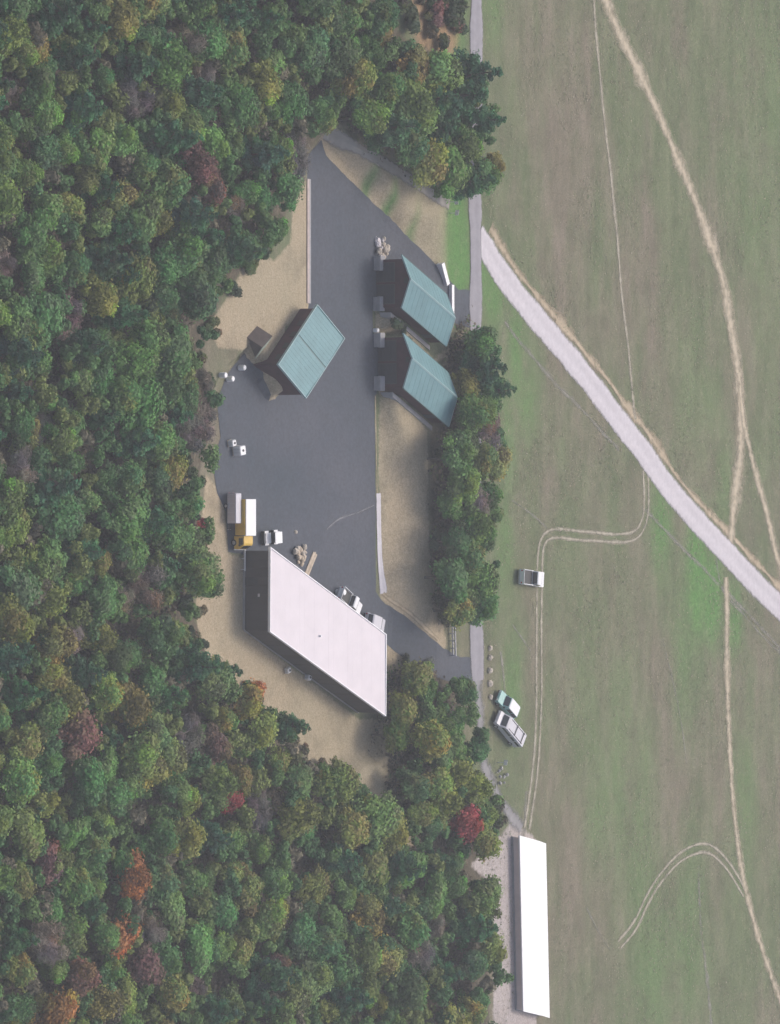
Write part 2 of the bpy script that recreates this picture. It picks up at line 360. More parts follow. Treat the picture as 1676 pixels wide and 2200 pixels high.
# ------------------------------------------------------------------ paved sheets
def sheet(name, poly, mat, lift=0.04, step=0.8, jit=0.08):
    pts = []
    n = len(poly)
    for i in range(n):
        a, b = Vector(poly[i]), Vector(poly[(i+1) % n]); k = max(1, int((b-a).length/0.8))
        for j in range(k):
            q = a.lerp(b, j/k); pts.append(Vector((q.x+random.uniform(-jit, jit), q.y+random.uniform(-jit, jit))))
    nb = len(pts); mn = poly.min(0); mx = poly.max(0)
    g = np.stack(np.meshgrid(np.arange(mn[0], mx[0], step), np.arange(mn[1], mx[1], step)), -1).reshape(-1, 2)
    g = g[sdist(g, np.array([[p.x, p.y] for p in pts])) < -0.4]
    allp = pts + [Vector(p) for p in g]
    vs_, es, fs, *_ = delaunay_2d_cdt(allp, [], [list(range(nb))], 1, 1e-5)
    V = np.array([[v.x, v.y] for v in vs_]); hh = height(V) + lift
    me = bpy.data.meshes.new(name); me.from_pydata([(v[0], v[1], h) for v, h in zip(V, hh)], [], [list(f) for f in fs]); me.update()
    return tag(link(name, me, None, mat), kind='structure')
LOT_P = poly_px([(690,300,LOT),(647,350,LOT),(647,660,LOT),(640,720,LOT),(596,852,LOT),(578,862,LOT),(552,800,LOT),(524,757,LOT),(488,804,LOT),(466,862,LOT),
    (474,940,LOT),(456,1000,LOT),(466,1060,LOT),(484,1100,LOT),(490,1185,LOT),(540,1195,LOT),(590,1250,LOT),(760,1380,LOT),(826,1378,LOT),
    (880,1425,-1.2),(935,1455,-.3),(1000,1478,0),(1026,1482,0),(1026,1412,0),(990,1412,0),(945,1392,-.5),(815,1284,LOT),(807,1270,LOT),(806,1000,LOT),(804,850,LOT),(820,834,LOT),(820,720,LOT),(800,714,LOT),(800,664,LOT),
    (820,655,LOT),(822,560,LOT),(880,600,-1.5),(940,680,-.6),(985,700,0),(1024,704,0),(1024,624,0),(985,622,0),(958,600,-.4),(900,530,-1.2),(845,480,LOT),(700,335,LOT)])
sheet('asphalt_lot', LOT_P, M['asphalt'], 0.05)

def ribbon(name, pts, width, mat, lift=0.03, pix=True, off=0.0, vary=0.12, step=0.8):
    """strip following ground points; width in metres"""
    pl = [Vector((*px(p[0], p[1], p[2] if len(p) > 2 else 0.0)[:2], 0)) for p in pts] if pix else [Vector((p[0], p[1], 0)) for p in pts]
    # Catmull-Rom
    out = []
    for i in range(len(pl)-1):
        p0, p1, p2, p3 = pl[max(i-1, 0)], pl[i], pl[i+1], pl[min(i+2, len(pl)-1)]
        k = max(2, int((p2-p1).length/step))
        for j in range(k):
            t = j/k
            out.append(0.5*((2*p1)+(p2-p0)*t+(2*p0-5*p1+4*p2-p3)*t*t+(3*p1-p0-3*p2+p3)*t**3))
    out.append(pl[-1]); n = len(out); V = []; UVs = []; F = []; L = 0; K = 4
    sd = random.uniform(0, 100)
    for i, p in enumerate(out):
        d = (out[min(i+1, n-1)]-out[max(i-1, 0)]).normalized(); nn = Vector((-d.y, d.x, 0))
        if i: L += (p-out[i-1]).length
        wd = width*(1+vary*2*mnoise.noise((L*0.25, sd, 0))); cen = p + nn*(off+vary*0.8*mnoise.noise((L*0.12, sd, 7)))
        for k in range(K+1):
            q = cen + nn*(k/K-0.5)*wd; V.append((q.x, q.y)); UVs.append((k/K, L))
        if i:
            a = (i-1)*(K+1); b = i*(K+1)
            for k in range(K): F.append([a+k+1, a+k, b+k, b+k+1])
    hh = height(np.array(V))+lift
    me = bpy.data.meshes.new(name); me.from_pydata([(v[0], v[1], h) for v, h in zip(V, hh)], [], F)
    ul = me.uv_layers.new(name='UVMap'); 
    for lp in me.loops: ul.data[lp.index].uv = UVs[lp.vertex_index]
    me.update()
    return tag(link(name, me, None, mat), kind='structure')
LANE = [(1023,-60),(1022,130),(1022,300),(1020,420),(1022,560),(1021,700),(1022,900),(1020,1100),(1022,1300),(1025,1420),(1028,1500),(1040,1640),(1075,1720),(1120,1780)]
ribbon('lane', LANE[:10]+[(1026,1462)], 3.2, M['lane'], 0.100)
ribbon('farm_path', LANE[9:], 3.0, ribbon_mat('broken_lane', (0.24, 0.23, 0.235), (0.33, 0.32, 0.325), 0.3, 0.85), 0.066, vary=0.3)
ROAD = [(1026,508),(1046,537),(1075,585),(1130,657),(1250,800),(1330,905),(1385,975),(1430,1040),(1490,1110),(1570,1195),(1640,1270),(1720,1350),(1800,1430)]
ribbon('road_verge', [(x+27, y-18) for x, y in ROAD], 2.4, M['verge'], 0.045, vary=0.5)
ribbon('gravel_road', ROAD, 4.3, M['road'], 0.085, vary=0.05)
ribbon('road_verge', [(1540,1200),(1555,1265),(1590,1310),(1640,1370),(1690,1420)], 1.4, M['faint'], 0.041, vary=0.35)
TR_A = [(1290,-60),(1305,10),(1345,100),(1395,200),(1445,320),(1500,450),(1540,560),(1565,660),(1582,780),(1590,880),(1592,960),(1582,1060),(1570,1175)]
ribbon('dirt_track', TR_A, 3.6, M['track'], 0.055, vary=0.3)
ribbon('dirt_track', [(1588,800),(1600,920),(1622,1010),(1650,1110),(1672,1200),(1700,1290)], 2.3, M['track'], 0.062, vary=0.3)
ribbon('dirt_track', [(1562,1240),(1563,1330),(1563,1450),(1567,1600),(1578,1760),(1592,1860),(1612,1950),(1640,2050),(1672,2140),(1720,2240)], 2.2, M['track'], 0.057, vary=0.3)
ribbon('footpath', [(1271,-60),(1279,60),(1298,250),(1318,430),(1334,610),(1350,760),(1366,900)], 1.0, M['rut'], 0.05, vary=0.3)
def ruts(name, pts, gap=1.5, wd=0.85, mat='rut', lift=0.048):
    for sgn in (-1, 1): ribbon(name, pts, wd, M[mat], lift+0.004*sgn, off=sgn*gap/2, vary=0.2)
ruts('wheel_rut', [(1387,1010),(1389,1060),(1386,1110),(1368,1146),(1330,1156),(1260,1152),(1195,1146),(1168,1160),(1160,1200),(1158,1300),(1158,1430),(1156,1560),(1146,1680),(1132,1780)], 1.25)
ruts('wheel_rut', [(1330,2030),(1362,1990),(1392,1930),(1420,1885),(1460,1842),(1500,1823),(1530,1828),(1565,1862),(1600,1920)], 1.2, 0.8)
for pl, wd in (([(1085,690),(1130,750),(1200,830),(1270,900),(1330,965)], 1.6), ([(1100,1075),(1135,1100),(1175,1135)], 1.0), ([(1425,1370),(1445,1460),(1465,1560),(1475,1640)], 0.8),
               ([(1075,1400),(1080,1440),(1085,1500)], 0.9), ([(1260,1950),(1285,2000),(1310,2040)], 0.8), ([(1380,1090),(1450,1160),(1530,1240),(1600,1310),(1690,1410)], 1.6),
               ([(1500,1860),(1505,1990),(1520,2120),(1530,2240)], 2.2), ([(1100,1340),(1120,1370),(1140,1400)], 0.8), ([(1130,1700),(1128,1760),(1124,1800)], 2.5)):
    ribbon('grass_trail', pl, wd, M['faint'], 0.043, vary=0.3)
ribbon('path', [(722,285),(760,312),(830,354),(900,398),(965,440)], 2.0, ribbon_mat('grey_tan_path', (0.30,0.275,0.25), (0.38,0.35,0.32), 0.25, 0.1), 0.055)
ribbon('gutter_strip', [(812,1060,LOT),(813,1120,LOT),(815,1200,LOT),(820,1275,LOT)], 1.1, M['gutter'], 0.09, vary=0.05)
ribbon('gutter_strip', [(820,1275,LOT),(870,1318,-1.4),(930,1375,-.8)], 0.9, M['verge'], 0.09)
ribbon('gutter_strip', [(806,850,LOT),(807,950,LOT),(809,1060,LOT)], 0.35, M['verge'], 0.09)
ribbon('tyre_scuff', [(700,1140,LOT),(730,1115,LOT),(770,1100,LOT),(803,1085,LOT)], 0.5, ribbon_mat('chalky_scuff', (0.20,0.20,0.215), (0.24,0.24,0.255), 0.45, 0.5), 0.062, vary=0.3)
# forecourt in front of the near garage bank: straight concrete coping
cp = empty('retaining_wall', px(668, 510, 0), 0, 'low pale pink concrete retaining wall along the straight edge of the asphalt lot', 'wall')
a0, a1 = px(672, 385, 0.15), px(672, 652, 0.15); o_ = cp.location
nseg = 11
for i in range(nseg):
    x0 = a0.x+(a1.x-a0.x)*i/nseg; x1 = a0.x+(a1.x-a0.x)*(i+1)/nseg
    MB().box(x0-o_.x+.02, x1-o_.x-.02, -0.95, -0.45, 0.0, 0.14).build('coping', M['coping'], cp)
MB().box(a0.x-o_.x, a1.x-o_.x, -0.92, 0.02, LOT-.1, -0.004).build('wall_face', M['concrete'], cp)

# ------------------------------------------------------------------ buildings
def frame(P0, P1, P3):
    """skew frame: P0 + a*p + b*q (a, b unit vectors in plan)"""
    a = (P1-P0); b = (P3-P0); a.z = b.z = 0
    return a.length, b.length, a.normalized(), b.normalized()
def seg_box(mb, A, B, t, z0, z1): pass

def ribbed(mb, p0, p1, q0, q1, zf, n, th=0.12, rib=0.018, axis='q'):
    """sheet roof from (p0..p1, q0..q1), height zf(p,q), with n raised seams"""
    C4 = [(p0,q0),(p1,q0),(p1,q1),(p0,q1)]
    mb.loft([[(p,q,zf(p,q)-th) for p,q in C4], [(p,q,zf(p,q)) for p,q in C4]])
    for i in range(1, n):
        if axis == 'q':
            c = p0+(p1-p0)*i/n; R = [(c-.04,q0),(c+.04,q0),(c+.04,q1),(c-.04,q1)]
        else:
            c = q0+(q1-q0)*i/n; R = [(p0,c-.04),(p1,c-.04),(p1,c+.04),(p0,c+.04)]
        mb.loft([[(p,q,zf(p,q)+.001) for p,q in R], [(p,q,zf(p,q)+rib) for p,q in R]])

def garage(FL, FR, dv, label):
    """gable garage dug into the bank: gable front with two doors"""
    ze = 2.5; H = ze-LOT
    P0 = px(*FL, ze); P1 = px(*FR, ze); P3 = px(FL[0]+dv[0], FL[1]+dv[1], ze)
    Lp, Lq, a, b = frame(P0, P1, P3)
    base = (P0+P1)/2+(P3-P0)/2; base.z = LOT
    T = lambda q: P0+a*q.x+b*q.y+Vector((0, 0, q.z-ze)) - Vector((base.x, base.y, LOT)) + Vector((0, 0, 0))
    T = (lambda P0, a, b, base: (lambda q: Vector((P0.x+a.x*q.x+b.x*q.y-base.x, P0.y+a.y*q.x+b.y*q.y-base.y, q.z-LOT))))(P0, a, b, base)
    e = empty('garage', (base.x, base.y, LOT), 0, label, 'garage', None)
    oh = 0.35; rise = 1.45; mid = Lp*0.46
    zt = lambda p: ze + rise*(p/mid if p < mid else (Lp-p)/(Lp-mid))
    w_ = MB(T); p0, p1, q0, q1 = oh, Lp-oh, oh, Lq-oh
    prof = lambda q: [(p0,q,LOT-.3),(p1,q,LOT-.3),(p1,q,zt(p1)-.14),(mid,q,ze+rise-.14),(p0,q,zt(p0)-.14)]
    w_.loft([prof(q0), prof(q1)]); w_.build('wall', M['wall_maroon'], e)
    for nm, A, B in (('roof_slope', 0, mid-.002), ('roof_slope', mid+.002, Lp)):
        mb = MB(T); ribbed(mb, A, B, 0, Lq, lambda p, q: zt(p), 12, axis='p'); 
        mb.build(nm, M['roof_teal'], e)
    mb = MB(T); mb.loft([[(mid-.18,-.02,zt(mid-.18)+.05),(mid+.18,-.02,zt(mid+.18)+.05),(mid,-.02,ze+rise+.09)], [(mid-.18,Lq+.02,zt(mid-.18)+.05),(mid+.18,Lq+.02,zt(mid+.18)+.05),(mid,Lq+.02,ze+rise+.09)]]); mb.build('ridge_cap', M['trim_teal'], e)
    for q in (-.09, Lq+.01):            # verge trims follow the gable
        for A, B in ((0, mid), (mid, Lp)):
            mb = MB(T); mb.loft([[(A,q,zt(A)-.2),(B,q,zt(B)-.2),(B,q,zt(B)+.045),(A,q,zt(A)+.045)], [(A,q+.08,zt(A)-.2),(B,q+.08,zt(B)-.2),(B,q+.08,zt(B)+.045),(A,q+.08,zt(A)+.045)]]); mb.build('verge_trim', M['trim_teal'], e)
    for p in (-.09, Lp+.01): MB(T).box(p, p+.08, 0, Lq, ze-.2, ze+.02).build('eave_trim', M['seam_dark'], e)
    wd = (p1-p0-1.5)/2                  # two sectional doors
    for k in range(2):
        c0 = p0+.5+k*(wd+.5); d = MB(T); d.box(c0-.12, c0, q0-.05, q0-.004, LOT, LOT+3.0).box(c0+wd, c0+wd+.12, q0-.05, q0-.004, LOT, LOT+3.0).box(c0-.12, c0+wd+.12, q0-.05, q0-.004, LOT+3.003, LOT+3.12)
        f = d.build('door_frame', M['wall_grey'], e)
        for j in range(5): MB(T).box(c0+.01, c0+wd-.01, q0-.035, q0-.006, LOT+.02+j*.595, LOT+.02+j*.595+.575).build('door_panel', M['door_dark'], f)
    MB(T).box(mid-.35, mid+.35, q0-.04, q0-.004, ze+.15, ze+.75).build('gable_vent', M['black'], e)
    # side door on the long wall
    MB(T).box(p1+.003, p1+.06, q1-2.6, q1-1.6, 0.02, 2.05).build('side_door', M['door_dark'], e)
    return e, T, (Lp, Lq, p0, p1, q0, q1)
ga, TA, dA = garage((864,548), (864,662), (95,83), 'teal gabled garage beside the white low walls and the lane junction')
gb, TB, dB = garage((867,716), (868,834), (96,84), 'teal gabled garage between the tan earth bank and its twin garage')

def wing(e, T, dims, label):
    Lp, Lq, p0, p1, q0, q1 = dims
    W = empty('retaining_wall', e.location, 0, label, 'wall')
    n = 6
    for i in range(n):
        A = q0+.3+(Lq*.92-q0)*i/n; B = q0+.3+(Lq*.92-q0)*(i+1)/n
        MB(T).box(p1+.55, p1+1.15, A+.012, B-.012, LOT-.2, 0.22-.02*(i%2)).build('wall_segment', M['concrete'], W)
wing(gb, TB, dB, 'grey concrete retaining wall holding the tan earth bank beside the garage')
wing(ga, TA, dA, 'grey concrete retaining wall in the gap between the two gabled garages')

def cblock(x, y, label):
    p = px(x, y, LOT); e = empty('concrete_block', p, random.uniform(-.04, .04), label, 'concrete block')
    MB().box(-.95, .95, -.5, .5, 0, .78, .05).build('block', M['concrete'], e)
    MB().box(-1.0, 1.0, -.55, .55, .782, 1.2, .06).build('cap', M['concrete_pale'] if y < 0 else M['concrete'], e)
cblock(807, 566, 'grey concrete block at the garage corner beside the rubble heap')
cblock(806, 653, 'grey concrete block at the gabled garage corner, opposite side from the rubble heap')
cblock(807, 731, 'grey concrete block next to the white bucket between the garages')
cblock(807, 824, 'grey concrete block where the tan earth bank meets the garage front')

# flat roofed store with two roof panels
def store():
    ze = 2.7
    P1, P2, P3, P4 = px(681,656,ze), px(744,723,ze), px(657,854,ze), px(598,783,ze)
    base = (P1+P3)/2; base.z = LOT
    Lp, Lq, a, b = frame(P4, P3, P1)     # p along P4->P3, q along P4->P1
    T = lambda q: Vector((P4.x+a.x*q.x+b.x*q.y-base.x, P4.y+a.y*q.x+b.y*q.y-base.y, q.z-LOT))
    e = empty('flat_roof_store', base, 0, 'teal flat roofed building with a dark seam across its roof, in the lot', 'building')
    oh = .3; p0, p1, q0, q1 = oh, Lp-oh, oh, Lq-oh
    MB(T).box(p0, p1, q0, q1, LOT-.3, ze-.15).build('wall', M['wall_maroon'], e)
    zf = lambda p, q: ze + .10 - abs(q-Lq/2)*0.02
    for A, B in ((0, Lq/2-.14), (Lq/2+.14, Lq)):
        mb = MB(T); ribbed(mb, 0, Lp, A, B, zf, 9, axis='p'); mb.build('roof_panel', M['roof_teal'], e)
    MB(T).box(0, Lp, Lq/2-.135, Lq/2+.135, ze-.06, ze+.045).build('roof_seam', M['seam_dark'], e)
    for bx in ((-.1,0,-.1,Lq+.1),(Lp,Lp+.1,-.1,Lq+.1),(.003,Lp-.003,-.1,0),(.003,Lp-.003,Lq,Lq+.1)):
        MB(T).box(*bx, ze-.22, ze+.13).build('fascia', M['trim_teal'], e)
    for k in range(2):                   # doors on the wall facing the asphalt end
        c = q0+1.2+k*(q1-q0-1.2)/2
        f = MB(T).box(p1+.003, p1+.05, c, c+3.2, LOT, LOT+3.3).build('door', M['door_dark'], e)
        for j in range(4): MB(T).box(p1+.052, p1+.07, c+.1, c+3.1, LOT+.1+j*.8, LOT+.1+j*.8+.72).build('door_panel', M['door_dark'], f)
    for k in range(4): MB(T).box(p0-.05, p0-.003, q0+1+k*2.2, q0+2+k*2.2, ze-1.5, ze-.7).build('window', M['black'], e)
store()

# big white roofed shed
def big_shed():
    ze = 2.45
    A, B, C_, D_ = px(581,1178,ze), px(828,1364,ze), px(827,1536,ze), px(580,1356,ze)
    Lp, Lq, a, b = frame(A, D_, B)       # p along the near edge, q to the back
    base = (A+C_)/2; base.z = LOT
    T = lambda q: Vector((A.x+a.x*q.x+b.x*q.y-base.x, A.y+a.y*q.x+b.y*q.y-base.y, q.z-LOT))
    e = empty('storage_shed', base, 0, 'large shed with a white roof and dark grey walls at the lot edge', 'shed')
    oh = .22; p0, p1, q0, q1 = oh, Lp-oh, oh, Lq-oh
    w_ = MB(T); w_.box(p0, p1, q0, q1, LOT-.3, ze-.15); w_.build('wall', M['wall_grey'], e)
    for i in range(9):                   # siding bays, near wall and long wall
        x0 = p0+(p1-p0)*i/9; x1 = p0+(p1-p0)*(i+1)/9
        MB(T).box(x0+.03, x1-.03, q0-.06-.01*(i%2), q0-.004, LOT+.35, ze-.2).build('siding_panel', M['wall_grey'], e)
    nl = 22
    for i in range(nl):
        y0 = q0+(q1-q0)*i/nl; y1 = q0+(q1-q0)*(i+1)/nl
        MB(T).box(p1+.004, p1+.06+.01*(i%2), y0+.03, y1-.03, LOT+.35, ze-.2).build('siding_panel', M['wall_grey'], e)
    MB(T).box(p0-.12, p1+.12, q0-.12, q1+.12, LOT-.25, LOT+.32).build('plinth', M['concrete'], e)
    zf = lambda p, q: ze + .02*math.sin(q*.9) + .006*p
    n = 24; mb = MB(T)                   # roof laid in sheets
    for i in range(n):
        s0 = MB(T); q0_, q1_ = Lq*i/n+.0015, Lq*(i+1)/n-.0015
        dz = random.uniform(-.004, .004)
        s0.loft([[(0,q0_,ze-.12),(Lp,q0_,ze-.12),(Lp,q1_,ze-.12),(0,q1_,ze-.12)], [(0,q0_,ze+dz),(Lp,q0_,ze+.05+dz),(Lp,q1_,ze+.05+dz),(0,q1_,ze+dz)]])
        s0.build('roof_sheet', M['roof_white'], e)
    for bx in ((-.14,0,-.14,Lq+.14),(Lp,Lp+.14,-.14,Lq+.14),(.003,Lp-.003,-.14,0),(.003,Lp-.003,Lq,Lq+.14)):
        MB(T).box(*bx, ze-.24, ze+.14).build('roof_edge', M['trim_white'], e)
    MB(T).box(.2, Lp-.2, Lq+.143, Lq+.30, ze-.35, ze-.10).build('gutter', M['gutter_brown'], e)  # plain brown strip hung below the back roof edge
    MB(T).box(p0+3.5, p0+4.5, q0-.10, q0-.075, LOT+.35, LOT+2.35).build('door', M['door_dark'], e)
    MB(T).box(p0+5.6, p0+6.0, q0-.12, q0-.075, LOT+2.4, LOT+2.7).build('wall_lamp', M['concrete_pale'], e)  # added pale vent block for a lighter spot on the wall, not a lamp
    for k in range(3): MB(T).box(p1+.075, p1+.10, q0+5+k*6.5, q0+8+k*6.5, LOT+.36, LOT+3.2).build('shutter', M['door_dark'], e)
    for k in range(1):
        c = T(Vector((Lp*.62, Lq*.42, ze)))
        MB().tube(c, c+Vector((0,0,.35)), .14, .14, 8).build('roof_vent', M['trim_white'], e)
big_shed()

# long low white shed by the field
def long_shed():
    ze = 1.5
    A, B, C_, D_ = px(1117,1795,ze), px(1173,1812,ze), px(1181,2196,ze), px(1125,2173,ze)
    Lp, Lq, a, b = frame(A, D_, B); base = (A+C_)/2; base.z = 0
    T = lambda q: Vector((A.x+a.x*q.x+b.x*q.y-base.x, A.y+a.y*q.x+b.y*q.y-base.y, q.z))
    e = empty('long_shed', base, 0, 'long low shed with a bright white roof beside the field', 'shed')
    oh = .25; p0, p1, q0, q1 = oh, Lp-oh, oh, Lq-oh; mid = Lq*.68; rise = .3
    zt = lambda q: ze + rise*(q/mid if q < mid else (Lq-q)/(Lq-mid))
    w_ = MB(T); w_.loft([[(p,q0,-.4),(p,q1,-.4),(p,q1,zt(q1)-.14),(p,mid,zt(mid)-.14),(p,q0,zt(q0)-.14)] for p in (p0, p1)]); w_.build('wall', M['wall_pink'], e)
    for i in range(20):
        x0 = Lp*i/20+.006; x1 = Lp*(i+1)/20-.006
        for q_0, q_1 in ((0, mid-.002), (mid+.002, Lq)):
            s_ = MB(T); C4 = [(x0,q_0),(x1,q_0),(x1,q_1),(x0,q_1)]
            s_.loft([[(p,q,zt(q)-.1) for p,q in C4], [(p,q,zt(q)) for p,q in C4]]); s_.build('roof_sheet', M['roof_bright'], e)
    for y0 in (-.08, Lq+.003): MB(T).box(0, Lp, y0, y0+.077, ze-.22, ze-.02).build('eave_trim', M['silver_paint'], e)
    for k in range(20):
        x0 = p0+(p1-p0)*k/20; x1 = p0+(p1-p0)*(k+1)/20
        MB(T).box(x0+.02, x1-.02, q0-.05-.008*(k%2), q0-.004, .25, ze-.2).build('siding_panel', M['wall_pink'], e)
    MB(T).box(p0-.1, p1+.1, q0-.14, q1+.1, -.3, .22).build('plinth', M['concrete'], e)
long_shed()

# little tent-shaped shelter on the soil, dark front
def shelter():
    p = gp(548, 735); e = empty('wood_shelter', p, math.radians(35), 'small brown pitched shelter with a grey-green side on the bare tan soil', 'shelter')
    W, L, H = 1.5, 2.4, 1.9
    MB().loft([[(-W,-L/2,.02),(W,-L/2,.02),(0,-L/2,H-.1)], [(-W,L/2,.02),(W,L/2,.02),(0,L/2,H-.1)]]).build('frame', M['tarp_brown'], e)
    for s_, m in ((-1, 'tarp_brown'), (1, 'tarp_green')):
        MB().loft([[(s_*W*1.1,-L/2-.15,-.02),(0,-L/2-.15,H),(0,-L/2-.15,H+.07),(s_*W*1.14,-L/2-.15,.03)], [(s_*W*1.1,L/2+.15,-.02),(0,L/2+.15,H),(0,L/2+.15,H+.07),(s_*W*1.14,L/2+.15,.03)]]).build('roof_sheet', M[m], e)
shelter()

# ------------------------------------------------------------------ vehicles
def wheel(e, x, y, r=.35, wd=.24):
    t = MB().tube((x, y-wd/2, r), (x, y+wd/2, r), r, r, 16).build('tyre', M['tyre'], e, True)
    s_ = 1 if y > 0 else -1
    MB().tube((x, y+s_*(wd/2+.002), r), (x, y+s_*(wd/2+.03), r), r*.62, r*.5, 12).build('rim', M['steel'], t)
def prof_body(pts, hw, tuck=0.0, ch=0.08):
    """extrude a side profile (x,z) across the width with rounded shoulders"""
    cx = sum(p[0] for p in pts)/len(pts); cz = sum(p[1] for p in pts)/len(pts)
    def ring(y, k): return [(cx+(x-cx)*k, y*(1-tuck*max(0, (z-.5))/1.5), cz+(z-cz)*k) for x, z in pts]
    return MB().loft([ring(-hw, .965), ring(-hw+ch, 1.0), ring(hw-ch, 1.0), ring(hw, .965)])
def quad_slab(e, name, mat, pts, n, t=.02):
    n = Vector(n).normalized()*t; P_ = [Vector(p) for p in pts]
    return MB().loft([[p+n*.1 for p in P_], [p+n for p in P_]]).build(name, M[mat], e)
def lights(e, xf, xr, hw, z=.7):
    for s_ in (-1, 1):
        MB().box(xf-.02, xf+.03, s_*hw*.72-.16, s_*hw*.72+.16, z-.08, z+.08, .02).build('headlight', M['lamp_clear'], e)
        MB().box(xr-.03, xr+.02, s_*hw*.8-.1, s_*hw*.8+.1, z-.02, z+.2, .02).build('tail_light', M['lamp_red'], e)
def suv(name, label, cat, p, rz, paint, roofm, L=4.7, W=1.85, H=1.7):
    e = empty(name, p, rz, label, cat); hw = W/2; f = L/2
    prof_body([(-f,.35),(f,.35),(f+.03,.62),(f-.08,.88),(f-1.15,1.0),(-f+.05,1.02),(-f,.8)], hw).build('body', M[paint], e)
    g = [(-f+.12,1.0),(f-1.2,1.0),(f-1.85,H-.06),(-f+.45,H-.05)]
    prof_body(g, hw-.06, .12).build('cabin', M[paint], e)
    prof_body([(-f+.5,H-.05),(f-1.88,H-.05),(f-1.98,H+.015),(-f+.6,H+.02)], hw-.13).build('roof', M[roofm], e)
    k = hw-.2
    quad_slab(e, 'windshield', 'glass', [(f-1.22,-k,1.04),(f-1.22,k,1.04),(f-1.80,k*.93,H-.1),(f-1.80,-k*.93,H-.1)], (.8,0,.6), .05)
    quad_slab(e, 'rear_window', 'glass', [(-f+.15,-k,1.05),(-f+.15,k,1.05),(-f+.42,k*.93,H-.12),(-f+.42,-k*.93,H-.12)], (-.95,0,.3), .06)
    for s_ in (-1, 1):
        for x0, x1 in ((-f+.45, -f+1.5), (-f+1.58, -f+2.55)):
            quad_slab(e, 'side_window', 'glass', [(x0,s_*(hw-.07),1.08),(x1,s_*(hw-.07),1.08),(x1-.12,s_*(hw-.15),H-.14),(x0+.08,s_*(hw-.15),H-.14)], (0,s_,.1), .035)
        MB().box(f-1.75, f-1.5, s_*(hw+.03)-.07, s_*(hw+.03)+.07, 1.0, 1.16, .02).build('mirror', M['black'], e)
    for s_ in (-1, 1):
        for x in (f-.85, -f+.9): wheel(e, x, s_*(hw-.1))
    MB().box(f-.02, f+.1, -hw+.1, hw-.1, .36, .56, .03).build('bumper', M['black'], e); MB().box(-f-.1, -f+.02, -hw+.1, hw-.1, .36, .58, .03).build('bumper', M['black'], e)
    lights(e, f, -f, hw); return e
def pickup(name, label, p, rz, paint, L=5.4, W=1.95, H=1.8):
    e = empty(name, p, rz, label, 'pickup truck'); hw = W/2; f = L/2
    prof_body([(-f,.45),(f,.45),(f+.03,.75),(f-.06,1.02),(f-1.3,1.1),(-f,1.1)], hw).build('body', M[paint], e)
    prof_body([(-.35,1.08),(f-1.35,1.08),(f-1.95,H-.05),(-.2,H-.05)], hw-.06, .12).build('cabin', M[paint], e)
    prof_body([(-.18,H-.05),(f-1.97,H-.05),(f-2.05,H+.02),(-.1,H+.02)], hw-.14).build('roof', M[paint], e)
    b = MB().box(-f+.08, -.45, -hw+.12, hw-.12, 1.104, 1.112).build('bed_floor', M['black'], e)
    for bx in ((-f, -.4, -hw+.01, -hw+.1), (-f, -.4, hw-.1, hw-.01), (-f-.005, -f+.07, -hw+.1, hw-.1)): MB().box(*bx, 1.10, 1.36, .02).build('bed_side', M[paint], e)
    k = hw-.2
    quad_slab(e, 'windshield', 'glass', [(f-1.36,-k,1.13),(f-1.36,k,1.13),(f-1.92,k*.93,H-.1),(f-1.92,-k*.93,H-.1)], (.8,0,.6), .05)
    quad_slab(e, 'rear_window', 'glass', [(-.36,-k,1.2),(-.36,k,1.2),(-.22,k*.93,H-.1),(-.22,-k*.93,H-.1)], (-1,0,.1), .06)
    for s_ in (-1, 1):
        quad_slab(e, 'side_window', 'glass', [(-.15,s_*(hw-.07),1.18),(f-1.55,s_*(hw-.07),1.18),(f-2.0,s_*(hw-.15),H-.13),(-.05,s_*(hw-.15),H-.13)], (0,s_,.1), .035)
        for x in (f-.95, -f+1.1): wheel(e, x, s_*(hw-.1), .39)
    MB().box(f-.02, f+.1, -hw+.08, hw-.08, .45, .68, .03).build('bumper', M['steel'], e); MB().box(-f-.12, -f+.02, -hw+.08, hw-.08, .45, .65, .03).build('bumper', M['steel'], e)
    lights(e, f, -f, hw, .85); return e
def heading(x0, y0, x1, y1, z):
    a, b = px(x0, y0, z), px(x1, y1, z); return math.atan2(b.y-a.y, b.x-a.x)
